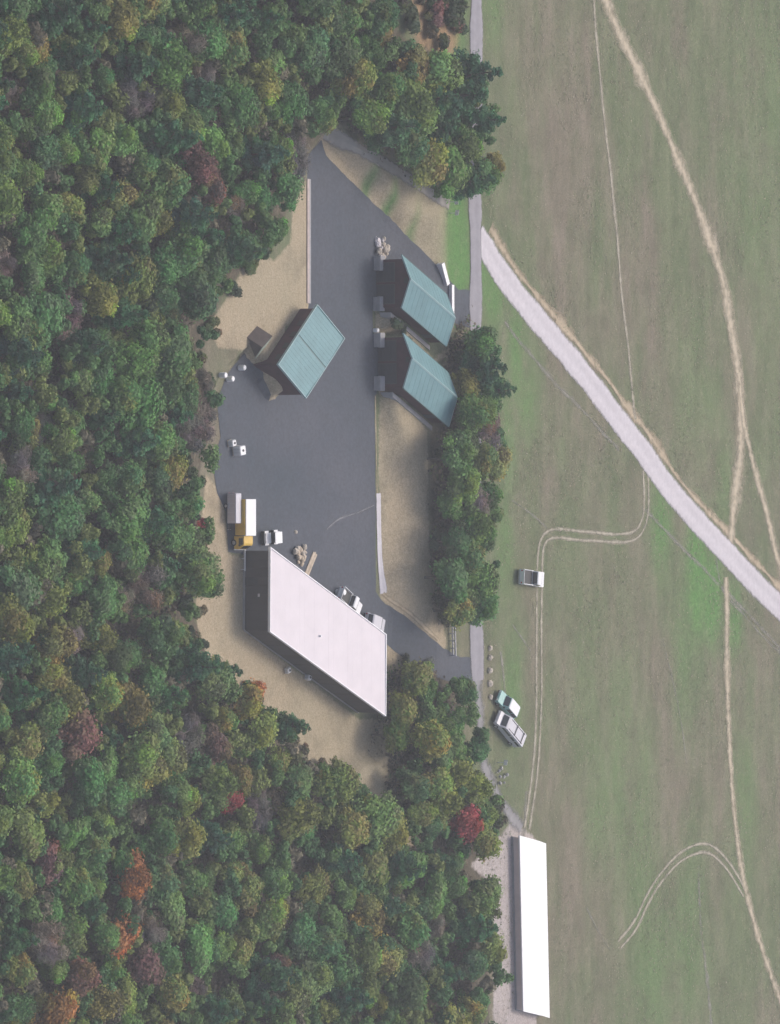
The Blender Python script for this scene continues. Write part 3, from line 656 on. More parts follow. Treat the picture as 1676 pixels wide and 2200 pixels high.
def van(name, label, p, rz, paint, L=5.6, W=2.0, H=2.15):
    e = empty(name, p, rz, label, 'van'); hw = W/2; f = L/2
    prof_body([(-f,.4),(f,.4),(f+.02,.75),(f-.1,1.0),(f-.75,1.15),(f-1.45,H-.12),(f-1.75,H),(-f+.15,H),(-f,H-.15)], hw, .05, .12).build('body', M[paint], e)
    k = hw-.22
    quad_slab(e, 'windshield', 'glass', [(f-.78,-k,1.2),(f-.78,k,1.2),(f-1.40,k*.93,H-.18),(f-1.40,-k*.93,H-.18)], (.8,0,.6), .07)
    quad_slab(e, 'rear_window', 'glass', [(-f,-k,1.25),(-f,k,1.25),(-f,k*.95,H-.3),(-f,-k*.95,H-.3)], (-1,0,0), .05)
    for s_ in (-1, 1):
        for x0, x1 in ((-f+.35,-f+1.6),(-f+1.75,-f+2.9),(-f+3.05,f-1.2)):
            quad_slab(e, 'side_window', 'glass', [(x0,s_*(hw-.03),1.22),(x1,s_*(hw-.03),1.22),(x1-.15,s_*(hw-.07),H-.38),(x0,s_*(hw-.07),H-.38)], (0,s_,.05), .05)
        for x in (f-.95, -f+1.1): wheel(e, x, s_*(hw-.1), .36)
        MB().box(-f+.6, f-1.9, s_*(hw-.3)-.025, s_*(hw-.3)+.025, H+.004, H+.07).build('roof_rail', M['black'], e)
    MB().box(-.4, -.28, -hw+.2, hw-.2, H+.072, H+.12).build('crossbar', M['black'], e); MB().box(-f+.9, -f+1.02, -hw+.2, hw-.2, H+.072, H+.12).build('crossbar', M['black'], e)
    MB().box(f-.02, f+.1, -hw+.1, hw-.1, .4, .6, .03).build('bumper', M['black'], e); MB().box(-f-.1, -f+.02, -hw+.1, hw-.1, .4, .6, .03).build('bumper', M['black'], e)
    lights(e, f, -f, hw, .75); return e
# the white pickup on the two-rut track, tailgate toward the belt of trees
pickup('pickup_truck', 'white pickup truck standing across the wheel ruts beside the belt of trees', px(1132,1242,0)+Vector((0,0,.05)), heading(1100,1236,1165,1246,0), 'white_paint', 5.6, 2.1, 1.95)
suv('parked_car', 'pale teal car with a white roof beside the silver van', 'car', px(1079,1514,0)+Vector((0,0,.04)), heading(1100,1535,1064,1492,0), 'teal_paint', 'white_paint', 4.8)
van('parked_van', 'silver white van beside the pale teal car', px(1081,1566,0)+Vector((0,0,.04)), heading(1110,1602,1050,1530,0), 'silver_paint', 6.4, 2.1, 1.9)
pickup('pickup_truck', 'white pickup truck peeping over the back edge of the big white roof', px(740,1293,LOT)+Vector((0,0,.06)), math.radians(60), 'white_paint', 5.2)
suv('parked_car', 'silver grey car by the driveway at the back corner of the big shed', 'car', px(795,1338,LOT)+Vector((0,0,.06)), math.radians(75), 'silver_paint', 'silver_paint', 4.4)

def box_truck():
    e = empty('box_truck', px(506,1126,LOT)+Vector((0,0,.06)), heading(506,1062,506,1178,LOT), 'yellow truck with a white box roof beside the grey cargo trailer', 'truck')
    MB().box(-3.2, 2.9, -.5, .5, .5, .7).build('chassis', M['black'], e)
    b = MB().box(-3.2, 1.45, -1.1, 1.1, .72, 2.3, .05).build('cargo_box', M['yellow_paint'], e)
    MB().box(-3.22, 1.5, -1.02, 1.12, 2.304, 2.42, .03).build('box_roof', M['white_paint'], b)
    for i in range(8): MB().box(-3.1+i*.6, -3.04+i*.6, -1.135, -1.104, .75, 2.25).build('side_rib', M['yellow_paint'], b)
    prof = [(1.55,.45),(3.2,.45),(3.25,.9),(3.15,1.25),(2.75,1.95),(2.5,2.05),(1.55,2.05)]
    c = prof_body(prof, 1.0, .05).build('cab', M['yellow_paint'], e)
    quad_slab(c, 'windshield', 'glass', [(3.12,-.8,1.3),(3.12,.8,1.3),(2.78,.75,1.9),(2.78,-.75,1.9)], (.9,0,.45), .05)
    for s_ in (-1, 1):
        quad_slab(c, 'side_window', 'glass', [(1.8,s_*.98,1.25),(2.9,s_*.98,1.25),(2.6,s_*.95,1.85),(1.8,s_*.95,1.85)], (0,s_,0), .06)
        MB().box(2.65, 2.75, s_*1.15-.1, s_*1.15+.1, 1.3, 1.65, .02).build('mirror', M['black'], c)
        MB().box(3.19, 3.27, s_*.7-.16, s_*.7+.16, .62, .8, .02).build('headlight', M['lamp_clear'], e)
        wheel(e, 2.4, s_*.88, .42, .28); wheel(e, -2.0, s_*.88, .42, .38)
    MB().box(3.21, 3.34, -.95, .95, .38, .56, .03).build('bumper', M['white_paint'], e)
box_truck()
def trailer():
    e = empty('cargo_trailer', px(488,1092,LOT)+Vector((0,0,.06)), heading(488,1062,488,1125,LOT), 'small grey cargo trailer in front of the yellow truck', 'trailer')
    b = MB().box(-1.95, 1.95, -.62, .62, .45, 1.75, .07).build('cargo_box', M['grey_box'], e)
    MB().box(-1.9, 1.9, -.57, .57, 1.754, 1.80, .02).build('roof_sheet', M['silver_paint'], b)
    for i in range(7): MB().box(-1.8+i*.58, -1.76+i*.58, -.645, -.624, .5, 1.7).build('side_rib', M['silver_paint'], b)
    for s_ in (-1, 1):
        wheel(e, -.3, s_*.72, .32, .2); MB().box(-.75, .15, s_*.73-.13, s_*.73+.13, .66, .72, .02).build('fender', M['steel'], e)
        MB().tube((1.9, s_*.45, .42), (2.9, 0, .42), .04).build('drawbar', M['black'], e)
        MB().box(-1.99, -1.95, s_*.45-.1, s_*.45+.1, .55, .68, .01).build('tail_light', M['lamp_red'], e)
    MB().tube((2.75, 0, .0), (2.75, 0, .55), .035).build('jack', M['steel'], e)
trailer()
def utility():
    e = empty('utility_cart', px(572,1155,LOT)+Vector((0,0,.05)), heading(592,1154,560,1158,LOT), 'white open utility cart with a roof panel beside the corner of the big shed', 'utility cart')
    MB().box(-1.4, 1.4, -.65, .65, .45, .72, .05).build('chassis', M['black'], e)
    prof_body([(.6,.7),(1.45,.7),(1.45,.95),(.7,1.2),(.6,1.2)], .68).build('hood', M['white_paint'], e)
    b = MB().box(-1.45, -.55, -.72, .72, .722, .80).build('cargo_bed', M['white_paint'], e)
    for bx in ((-1.45,-.55,-.72,-.66),(-1.45,-.55,.66,.72),(-1.45,-1.39,-.655,.655)): MB().box(*bx, .802, 1.12).build('bed_side', M['white_paint'], b)
    MB().box(-.5, .05, -.6, .6, .725, .98, .06).build('seat', M['black'], e); MB().box(-.55, -.42, -.6, .6, .985, 1.45, .03).build('backrest', M['black'], e)
    for x in (-.5, .62):
        for y in (-.62, .62): MB().tube((x, y, .7), (x*.95, y*.95, 1.95), .03).build('roof_post', M['black'], e)
    MB().box(-.75, .8, -.75, .75, 1.955, 2.03, .03).build('roof', M['white_paint'], e)
    MB().tube((.45,.3,1.0),(.25,.3,1.25),.02).build('steering_column', M['black'], e)
    for s_ in (-1, 1):
        for x in (-1.0, 1.0):
            wheel(e, x, s_*.78, .36, .28); MB().box(x-.42, x+.42, s_*.78-.16, s_*.78+.16, .76, .82, .02).build('fender', M['white_paint'], e)
        MB().box(1.44, 1.5, s_*.45-.12, s_*.45+.12, .95, 1.05, .02).build('headlight', M['lamp_clear'], e)
utility()

# ------------------------------------------------------------------ fences, posts, small things
def rail_fence(label, pts, z, mat='white_paint', h=1.1, cat='fence', n=5, rails=2, name='rail_fence'):
    P_ = [px(x, y, z) for x, y in pts]; o = P_[0].copy(); e = empty(name, o, 0, label, cat)
    for a, b in zip(P_[:-1], P_[1:]):
        for i in range(n+1):
            q = a.lerp(b, i/n)-o; MB().box(q.x-.07, q.x+.07, q.y-.07, q.y+.07, -.3, h).build('post', M[mat], e)
        for k in range(rails):
            z0 = h*.9-k*.42; d = (b-a).normalized()*.10
            MB().loft([[(p.x+s*(-d.y)*.5, p.y+s*d.x*.5, z0+t) for s, t in ((-1,-.1),(1,-.1),(1,.1),(-1,.1))] for p in (a-o, b-o)]).build('rail', M[mat], e)
def low_wall(label, a, b, z, n, h=.7, t=.5):
    A, B = px(*a, z), px(*b, z); o = A.copy(); e = empty('low_wall', o, math.atan2(B.y-A.y, B.x-A.x), label, 'wall'); L = (B-A).length
    for i in range(n):
        MB().box(L*i/n+.01, L*(i+1)/n-.01, -t/2+.06, t/2-.06, -.5, h-.12).build('wall_segment', M['trim_white'], e)
        MB().box(L*i/n+.005, L*(i+1)/n-.005, -t/2, t/2, h-.118, h).build('cap', M['trim_white'], e)
low_wall('short slanting white low wall beside the bright green lawn strip', (943,566), (955,612), -.1, 4, .7, .7)
low_wall('long white low wall across the driveway end by the teal garage', (966,612), (966,692), 0, 7, .6, .55)
rail_fence('pale steel barrier beside the driveway mouth by the dark trees', [(966,1330),(968,1408)], 0, mat='silver_paint', h=.95, n=5, rails=2, name='barrier')
def signpost(x, y, label, h=1.6):
    e = empty('sign_post', gp(x, y), random.uniform(-.3, .3), label, 'sign post')
    MB().tube((0,0,-.2),(0,0,h),.05).build('post', M['white_paint'], e)
    MB().box(-.38, .38, -.07, -.05, h-.55, h+.05).build('panel', M['white_paint'], e)
signpost(962, 434, 'small white sign post at the edge of the lawn, nearer the trees')
signpost(966, 458, 'small white sign post at the edge of the lawn, nearer the garage', 1.4)
signpost(1068, 1638, 'small bright white sign past the silver van')
def barrel(x, y, label, m='white_paint', r=.36, h=.95, z=None, group=None):
    p = gp(x, y); e = empty('barrel', p, 0, label, 'barrel', group)
    n = 14; R = lambda rr, z_: [(rr*math.cos(2*math.pi*k/n), rr*math.sin(2*math.pi*k/n), z_) for k in range(n)]
    MB().loft([R(r*.9,0),R(r,.06),R(r,h*.33),R(r*1.06,h*.36),R(r,h*.39),R(r,h*.64),R(r*1.06,h*.67),R(r,h*.70),R(r,h-.05),R(r*.93,h)]).build('drum', M[m], e, False)
    MB().loft([R(r*.85,h+.002),R(r*.8,h+.05)]).build('lid', M[m], e)
for x, y in ((472,806),(487,814),(512,790)): barrel(x, y, 'white barrel at the wood edge of the asphalt', group='white barrels at the wood edge')
barrel(802, 710, 'white bucket on the asphalt between the two gabled garages', r=.3, h=.7)
def ibc(x, y, label, w=1.2, h=1.15, m='white_paint'):
    e = empty('storage_tank', gp(x, y), random.uniform(-.3, .3), label, 'tank')
    MB().box(-w/2, w/2, -w/2, w/2, 0, .14).build('pallet', M['wood_pale'], e)
    t = MB().box(-w/2+.03, w/2-.03, -w/2+.03, w/2-.03, .145, h, .12).build('tank', M[m], e); MB().tube((0,0,h),(0,0,h+.08),.16,.16,10).build('cap', M['black'], t)
    for k in range(4):
        for s_ in (-1, 1): MB().box(-w/2+.02+k*(w-.07)/3, -w/2+.05+k*(w-.07)/3, s_*w/2-.015, s_*w/2+.015, .145, h).build('cage_bar', M['steel'], e)
ibc(504, 968, 'white caged tank on a pallet at the lot edge, the larger of two', 1.3, 1.3)
ibc(491, 952, 'white caged tank on a pallet at the lot edge, the smaller of two', .9, .9)
def icos(r, seed, sq=(1, 1, .75), nu=7, nv=5, amp=.28):
    mb = MB(); rings = []
    for j in range(nv+1):
        th = math.pi*(j+.15)/(nv+.3); ring = []
        for i in range(nu):
            ph = 2*math.pi*i/nu+j*.4; d = Vector((math.sin(th)*math.cos(ph), math.sin(th)*math.sin(ph), -math.cos(th)))
            k = r*(1+amp*mnoise.noise(d*1.7+Vector((seed*3.1, seed, 0))));
            ring.append((d.x*k*sq[0], d.y*k*sq[1], d.z*k*sq[2]))
        rings.append(ring)
    return mb.loft(rings)
def heap(x, y, label, mats, n, spread, rmax, z=None, name='rubble_heap', cat='rubble'):
    p = gp(x, y); e = empty(name, p, 0, label, cat)
    for i in range(n):
        r = rmax*random.uniform(.35, 1); q = (random.gauss(0, spread), random.gauss(0, spread*.7))
        o = icos(r, i+x*.1).build('rock', M[random.choice(mats)], e); o.location = (q[0], q[1], r*.35+max(0, .5-abs(q[0])*.4)); o.rotation_euler = (0, 0, random.uniform(0, 6))
heap(815, 537, 'heap of pale rubble in front of the garage corner block', ['rock_pale','concrete_pale'], 22, .75, .55)
heap(640, 1190, 'heap of pale straw-coloured rubble behind the big shed corner', ['rock_pale','wood_pale'], 20, .9, .5)
heap(1072, 1672, 'heap of grey rubble beside the small white sign', ['rock_grey','concrete'], 10, .9, .34)
for x, y in ((1050,1392),(1050,1412),(1049,1440),(1050,1468),(1051,1497)):
    p = gp(x, y); o = icos(random.uniform(.38, .5), x+y).build('boulder', M['rock_pale'], None); o.location = p+Vector((0,0,.15))
    tag(o, 'pale boulder in the row along the lane edge', 'boulder', 'pale boulders lining the lane')
# planks stacked behind the shed, pipe by the truck, ladder
e = empty('plank_stack', gp(664,1215), math.radians(-35), 'low stack of pale planks along the back of the big shed', 'planks')
for i in range(5): MB().box(-2+random.uniform(-.2,.2), 2+random.uniform(-.2,.2), -.5+i*.2, -.33+i*.2, 0, .12+.06*random.random()).build('plank', M['wood_pale'], e)
e = empty('pipe_rail', gp(517,1200), 0, 'white pipe rail on short legs beside the big shed corner', 'rail')
MB().tube((-1.6,0,.6),(1.6,0,.6),.09).build('pipe', M['white_paint'], e)
for x in (-1.4, 0, 1.4): MB().tube((x,0,-.1),(x,0,.55),.05).build('leg', M['white_paint'], e)
barrel(722, 1272, 'white barrel at the back wall of the big shed', r=.42, h=1.3)
ibc(612, 1440, 'small white tank on bare soil near the small orange tree', .8, .7)
ibc(655, 1455, 'small white tank against the long wall of the big shed', .8, .8)

# ------------------------------------------------------------------ trees
def leaf_mesh(name, centers, radii, nleaf, size, seed, squash=0.85, twig=False, shell=0.55):
    r = np.random.default_rng(seed); c = np.asarray(centers, float); R = np.asarray(radii, float)
    wts = R**2; idx = r.choice(len(R), nleaf, p=wts/wts.sum())
    d = r.normal(size=(nleaf, 3)); d /= np.linalg.norm(d, axis=1)[:, None]
    rad = R[idx]*(shell+(1-shell)*r.random(nleaf)**0.6)*(1+.16*r.normal(size=nleaf))
    pos = c[idx]+d*rad[:, None]*np.array([1, 1, squash])
    nrm = d*1.0+r.normal(size=(nleaf, 3))*0.55+np.array([0, 0, .35]); nrm /= np.linalg.norm(nrm, axis=1)[:, None]
    t = np.cross(nrm, r.normal(size=(nleaf, 3))); t /= np.linalg.norm(t, axis=1)[:, None]; b = np.cross(nrm, t)
    sz = size*(0.6+0.8*r.random(nleaf)); asp = (0.08+.08*r.random(nleaf)) if twig else (0.55+.4*r.random(nleaf))
    a1 = t*sz[:, None]; b1 = b*(sz*asp)[:, None]; lift = nrm*(sz*.18)[:, None]
    v = np.stack([pos-a1, pos-b1*.9+lift*.3, pos+a1, pos+b1*.9+lift*.3], 1).reshape(-1, 3)
    me = bpy.data.meshes.new(name); me.vertices.add(len(v)); me.vertices.foreach_set('co', v.astype(np.float32).ravel())
    me.loops.add(nleaf*4); me.loops.foreach_set('vertex_index', np.arange(nleaf*4, dtype=np.int32))
    me.polygons.add(nleaf); me.polygons.foreach_set('loop_start', np.arange(0, nleaf*4, 4, dtype=np.int32)); me.update(calc_edges=True)
    lobe = 0.68+0.7*r.random(len(R)); hue = r.normal(0, .11, (len(R), 3))
    warm = np.where(r.random(len(R)) < .3, r.random(len(R)), 0)[:, None]*np.array([.55, .22, -.15])
    col = (lobe[idx][:, None]+hue[idx]+warm[idx])*(0.72+0.56*r.random(nleaf))[:, None]
    col = np.clip(col, .25, 2.0); ca = me.color_attributes.new('tint', 'FLOAT_COLOR', 'POINT')
    ca.data.foreach_set('color', np.repeat(np.column_stack([col, np.ones(nleaf)]), 4, 0).astype(np.float32).ravel())
    me.materials.append(M['leaf']); return me
def trunk_mesh(name, H, r0, ends, seed):
    r = random.Random(seed); mb = MB()
    pts = [Vector((0, 0, -.4))]; 
    for k in range(1, 5): pts.append(Vector((r.uniform(-.12, .12)*k*.5, r.uniform(-.12, .12)*k*.5, H*k/4)))
    for k in range(4): mb.tube(pts[k], pts[k+1], r0*(1-.2*k), r0*(1-.2*(k+1)), 7)
    for e_ in ends:
        e_ = Vector(e_); s0 = pts[2].lerp(pts[3], r.random()); m_ = s0.lerp(e_, .55)+Vector((0, 0, .25))
        mb.tube(s0, m_, r0*.45, r0*.28, 5); mb.tube(m_, e_, r0*.28, r0*.08, 5)
    me = mb.mesh(name); me.materials.append(M['bark']); return me
KIT = {'broad': [], 'pine': [], 'bare': [], 'shrub': []}
for v in range(9):       # round headed broadleaf, unit crown radius about 3 m
    r = random.Random(100+v); cen = []; rad = []
    lean = r.uniform(0, 6.28)
    for k in range(17):
        th = r.uniform(0, 6.28); rr = r.uniform(.4, 2.0)*(1+.35*math.cos(th-lean)); z = 3.6+r.uniform(0, 4.4)*(1-rr/3.6)
        cen.append((rr*math.cos(th), rr*math.sin(th), z)); rad.append(r.uniform(.55, 1.35))
    cen.append((0, 0, 5.6)); rad.append(1.9)
    KIT['broad'].append((leaf_mesh('crown', cen, rad, 6200, .19, v, shell=.22), trunk_mesh('trunk', 5.5, .2, cen[:7], v)))
for v in range(5):       # pine: tiers on a tall stem
    r = random.Random(200+v); cen = []; rad = []
    for k in range(24):
        t = k/23; z = 2.8+6.8*t; R0 = 2.3*(1-t)**.75+.25; th = k*2.4+r.uniform(-.5, .5); rr = R0*r.uniform(.45, .8)
        cen.append((rr*math.cos(th), rr*math.sin(th), z-rr*.15)); rad.append(max(.32, R0*r.uniform(.35, .6)))
    KIT['pine'].append((leaf_mesh('crown', cen, rad, 5200, .18, 50+v, .6, shell=.2), trunk_mesh('trunk', 9.2, .2, cen[2:20:3], 60+v)))
for v in range(4):       # thin, nearly leafless crown
    r = random.Random(300+v); cen = []; rad = []
    for k in range(11):
        th = r.uniform(0, 6.28); rr = r.uniform(.4, 1.9); cen.append((rr*math.cos(th), rr*math.sin(th), 3.6+r.uniform(0, 3.6)*(1-rr/3.6))); rad.append(r.uniform(.7, 1.3))
    KIT['bare'].append((leaf_mesh('crown', cen, rad, 3600, .34, 70+v, .9, True, .1), trunk_mesh('trunk', 5.2, .17, cen, 80+v)))
for v in range(4):
    r = random.Random(400+v); cen = [(r.uniform(-.6, .6), r.uniform(-.6, .6), .45+r.uniform(0, .5)) for k in range(6)]
    KIT['shrub'].append((leaf_mesh('foliage', cen, [r.uniform(.35, .65) for k in range(6)], 900, .15, 90+v), trunk_mesh('stem', .7, .05, cen[:4], 95+v)))
LOOK = {  # look: (kit, colour, spread, words)
 'dark':  ('broad', (0.092, 0.198, 0.064), .22, 'dark green leafy tree'),
 'mid':   ('broad', (0.145, 0.250, 0.068), .22, 'mid green leafy tree'),
 'olive': ('broad', (0.225, 0.262, 0.066), .18, 'olive green leafy tree'),
 'yellow':('broad', (0.225, 0.235, 0.06), .15, 'yellow-green turning leafy tree'),
 'russet':('broad', (0.19, 0.11, 0.085), .15, 'dull russet leafy tree'),
 'pine':  ('pine', (0.055, 0.155, 0.070), .2, 'dark blue-green pointed pine'),
 'bare':  ('bare', (0.19, 0.16, 0.145), .15, 'thin grey half-bare tree'),
 'red':   ('broad', (0.30, 0.05, 0.055), .08, 'bright red leafy tree'),
 'orange':('broad', (0.40, 0.19, 0.06), .10, 'orange leafy tree')}
NAME = {'broad': 'broadleaf_tree', 'pine': 'pine_tree', 'bare': 'bare_tree', 'shrub': 'shrub'}
placed = []
def plant(kit, pos, sc, col, label, cat, group, sq=1.0):
    me_c, me_t = random.choice(KIT[kit])
    e = empty(NAME[kit], pos, random.uniform(0, 6.28), label, cat, group); k_ = 1.26 if kit in ('broad', 'bare') else 1.22 if kit == 'pine' else 1.0; a_ = random.uniform(.86, 1.16); e.scale = (sc*k_*a_, sc*k_/a_, sc*sq)
    c = bpy.data.objects.new('crown' if kit != 'shrub' else 'foliage', me_c); COL.objects.link(c); c.parent = e; c.color = (*col, 1)
    t = bpy.data.objects.new('trunk' if kit != 'shrub' else 'stem', me_t); COL.objects.link(t); t.parent = e
    return e
def tree_at(x, y, look, zone, sc=1.0, label=None, zc=None):
    """crown centre seen at photo pixel (x, y); the trunk stands on the ground below"""
    kit, col, sp, words = LOOK[look]
    zc = (5.6 if kit == 'broad' else 5.2)*sc if zc is None else zc
    g = 0.0
    for _ in range(3): p = px(x, y, zc+g); g = hz(p.x, p.y)
    k = 1+random.uniform(-sp, sp); hs = [1+random.uniform(-.12, .12) for _ in range(3)]
    sz = 'small ' if sc < .8 else 'tall ' if sc > .98 else ''
    zn = zone[0] if zone else ''
    if zone and zone[0] == 'in the large dense wood':
        best = min(((x-a)**2+(1.6*(y-b))**2, t) for a, b, t in NEAR); zn = best[1] if best[0] < 170**2 else zn
    grp = f'{sz}{words}s {zn}'
    lb = label or f'{sz}{words} {zn}'
    placed.append((p.x, p.y))
    return plant(kit, (p.x, p.y, g-.05), sc, [c*k*h for c, h in zip(col, hs)], lb, 'tree', None if label else grp, random.uniform(.9, 1.12))
Z_MAIN = ('in the large dense wood',)
NEAR = [(600,470,'at the wood edge above the bare tan soil'),(480,640,'at the wood edge beside the pitched shelter'),(430,820,'at the wood edge beside the white barrels'),(420,980,'at the wood edge beside the caged tanks'),
    (420,1120,'at the wood edge beside the box truck'),(400,1260,'at the wood edge facing the shed near wall'),(520,1480,'at the wood edge facing the shed long wall'),(680,1650,'at the wood edge past the big shed'),(1030,2000,'at the wood edge behind the long white shed'),
    (292,1893,'around the large orange-red tree'),(120,2178,'around the orange tree by the pale crown'),(425,360,'around the dusky red-purple tree'),(175,1580,'around the purple-russet tree'),(500,1722,'around the small bright red tree'),(264,2030,'around the orange tree beside the orange-red one'),(905,140,'around the amber-brown tree of the grove'),(680,330,'at the wood edge by the asphalt tip')]
Z_TOP = ('in the grove where the lane enters the trees',)
Z_BELT = ('in the belt between the lot and the lane',)
Z_LOW = ('in the wood between the big shed and the lane',)
# single trees that stand out by colour
for x, y, lk, sc, lb in [
    (500,1722,'red',.62,'small bright red tree deep in the large wood'),
    (1003,1768,'red',.85,'large bright red tree in the wood nearest the long white shed'),
    (440,1128,'red',.28,'tiny red sapling at the wood edge beside the box truck'),
    (292,1893,'orange',.85,'large orange-red tree in the large wood'),
    (264,2003,'orange',.8,'orange tree next to the large orange-red tree in the wood'),
    (120,2172,'orange',.95,'orange tree beside a pale green crown in the wood'),
    (548,1484,'orange',.62,'small orange tree at the wood edge facing the big shed long wall'),
    (905,140,'yellow',.85,'amber-brown tree in the grove at the lane'),
    (1062,352,'yellow',.6,'small amber tree on the field side of the grove'),
    (520,1672,'yellow',.6,'yellow-orange tree beside the small bright red tree'),
    (922,1590,'yellow',.95,'large amber-yellow tree near the corner of the big shed'),
    (425,360,'russet',.9,'dusky red-purple tree in the wood above the bare soil'),
    (175,1580,'russet',.95,'purple-russet tree in the large wood')]:
    tree_at(x, y, lk, None, sc, lb)
for x, y, lk, zn in [(85,105,'yellow',Z_MAIN),(255,420,'yellow',Z_MAIN),(145,445,'olive',Z_MAIN),(290,1520,'yellow',Z_MAIN),(110,1455,'yellow',Z_MAIN),(330,1645,'yellow',Z_MAIN),(370,1620,'olive',Z_MAIN),
    (60,1600,'yellow',Z_MAIN),(50,2080,'yellow',Z_MAIN),(50,1900,'yellow',Z_MAIN),(455,410,'russet',Z_MAIN),(110,1860,'russet',Z_MAIN),(270,1290,'bare',Z_MAIN),(320,1260,'bare',Z_MAIN),(560,1740,'bare',Z_MAIN),(410,1580,'bare',Z_MAIN),
    (420,925,'bare',Z_MAIN),(450,900,'bare',Z_MAIN),(50,1010,'bare',Z_MAIN),(440,830,'bare',Z_MAIN),(300,210,'bare',Z_MAIN),(400,90,'bare',Z_MAIN),(175,2100,'russet',Z_MAIN),(960,1720,'yellow',Z_LOW),(440,160,'bare',Z_MAIN),(370,1020,'yellow',Z_MAIN),(446,1222,'mid',Z_MAIN),(452,1252,'dark',Z_MAIN),(420,1240,'mid',Z_MAIN)]:
    tree_at(x, y, lk, zn, random.uniform(.7, .95))
def inpoly(x, y, poly): return sdist(np.array([[x, y]], float), np.array(poly, float))[0]
POLY_MAIN = [(-90,-110),(720,-110),(830,-20),(850,90),(760,250),(690,270),(645,360),(620,430),(598,515),(515,570),(465,650),(435,720),(440,800),(450,890),(440,960),(420,1030),(418,1110),(450,1190),(440,1270),(405,1330),(450,1400),(505,1455),(582,1520),(642,1572),(660,1628),(760,1672),(850,1770),(960,1830),(1050,1900),(1064,1990),(1062,2080),(1056,2290),(-90,2290)]
POLY_TOP = [(850,90),(930,120),(1022,160),(1045,250),(1055,320),(1052,400),(1000,385),(930,360),(860,320),(790,270),(760,235)]
POLY_BELT = [(1010,730),(1045,690),(1058,760),(1064,850),(1066,1000),(1062,1150),(1056,1300),(1000,1325),(985,1310),(978,1200),(978,1000),(985,950),(1000,900)]
POLY_LOW = [(905,1440),(960,1440),(1010,1500),(1030,1600),(1035,1660),(1060,1760),(1065,1820),(985,1830),(930,1790),(880,1720),(880,1600),(880,1490)]
def fill(poly, zone, sep, wf, scl, tries, seed):
    r = random.Random(seed); xs = [p[0] for p in poly]; ys = [p[1] for p in poly]; n = 0
    for _ in range(tries):
        x, y = r.uniform(min(xs), max(xs)), r.uniform(min(ys), max(ys))
        if inpoly(x, y, poly) > 0: continue
        p = px(x, y, 5.2)
        if any((p.x-a)**2+(p.y-b)**2 < sep*sep for a, b in placed[-900:]): continue
        wts = wf(x, y); lk = r.choices(list(wts), list(wts.values()))[0]
        s_ = r.uniform(*scl); tree_at(x, y, lk, zone, s_); n += 1
    return n
def w_main(x, y):
    # upper part darker with more pines, lower part browner, right as photographed
    nz = mnoise.noise((x*.006, y*.006, 3.3)); up = max(0, 1-y/900)
    lo = max(0, (y-1350)/850)
    return {'dark': 3.0+2*up, 'pine': 2.0+3.0*up, 'mid': 3.0+max(0, nz)*4, 'olive': 1.3+1.2*max(0, -nz)+lo*1.4, 'yellow': .25+.4*lo, 'bare': .3+.45*lo+.15*up, 'russet': .08+.2*lo}
n1 = fill(POLY_MAIN, Z_MAIN, 4.1, w_main, (.55, 1.0), 18000, 1)
n2 = fill(POLY_TOP, Z_TOP, 3.9, lambda x, y: {'dark': 4, 'pine': 2, 'mid': 3, 'olive': .6}, (.8, 1.1), 1800, 2)
n3 = fill(POLY_BELT, Z_BELT, 3.5, lambda x, y: {'dark': 3, 'mid': 4, 'olive': 1, 'pine': .5, 'bare': 1}, (.7, .95), 2500, 3)
n4 = fill(POLY_LOW, Z_LOW, 3.9, lambda x, y: {'dark': 4, 'mid': 2.5, 'olive': 1.5, 'pine': .6, 'bare': 1}, (.6, .88), 2000, 4)
print('broad', sum(o.name.startswith('broadleaf_tree') for o in bpy.data.objects)); print('trees', n1, n2, n3, n4, len(placed))
# undergrowth bushes along the wood edges and in the gap between garages
def bush(x, y, label, group, sc, col):
    p = gp(x, y); plant('shrub', (p.x, p.y, p.z-.05), sc, col, label, 'shrub', group)
r = random.Random(5)
EDGE = [(640,420),(610,540),(560,580),(520,610),(495,690),(470,760),(480,900),(440,1000),(455,1060),(440,1150),(470,1230),(440,1300),(450,1370),(500,1430),(560,1480),(610,1520),(660,1580),(700,1640),(760,1650)]
for (xa, ya), (xb, yb) in zip(EDGE[:-1], EDGE[1:]):
    for k in range(2):
        t = r.random(); bush(xa+(xb-xa)*t+r.uniform(-60, -22), ya+(yb-ya)*t+r.uniform(-10, 10), 'low bush at the edge of the large wood facing the lot', 'bushes along the wood edge', r.uniform(.6, 1.1), r.choice([(.08,.13,.05),(.11,.14,.05),(.17,.16,.09),(.05,.08,.045)]))
for x, y in ((845,695),(860,712),(838,690),(872,735)): bush(x, y, 'green bush in the gap between the two gabled garages', 'bushes between the garages', r.uniform(.6, .9), (.06,.10,.05))
for k in range(40): bush(r.uniform(922, 975), r.uniform(960, 1330), 'low scrub bush on top of the tan earth bank', 'scrub bushes on the bank', r.uniform(.8, 1.4), r.choice([(.06,.085,.045),(.09,.10,.05),(.12,.10,.08)]))
for k in range(14): bush(r.uniform(975, 1010), r.uniform(745, 950), 'leafy bush behind the gabled garages', 'bushes behind the garages', r.uniform(.9, 1.6), r.choice([(.06,.10,.05),(.10,.13,.05)]))
for k in range(16): bush(r.uniform(840, 990), r.uniform(-10, 110), 'brownish bush on the scrubby clearing near the lane', 'bushes on the scrubby clearing', r.uniform(.8, 1.7), r.choice([(.10,.11,.05),(.16,.13,.08),(.07,.10,.05),(.2,.1,.09)]))
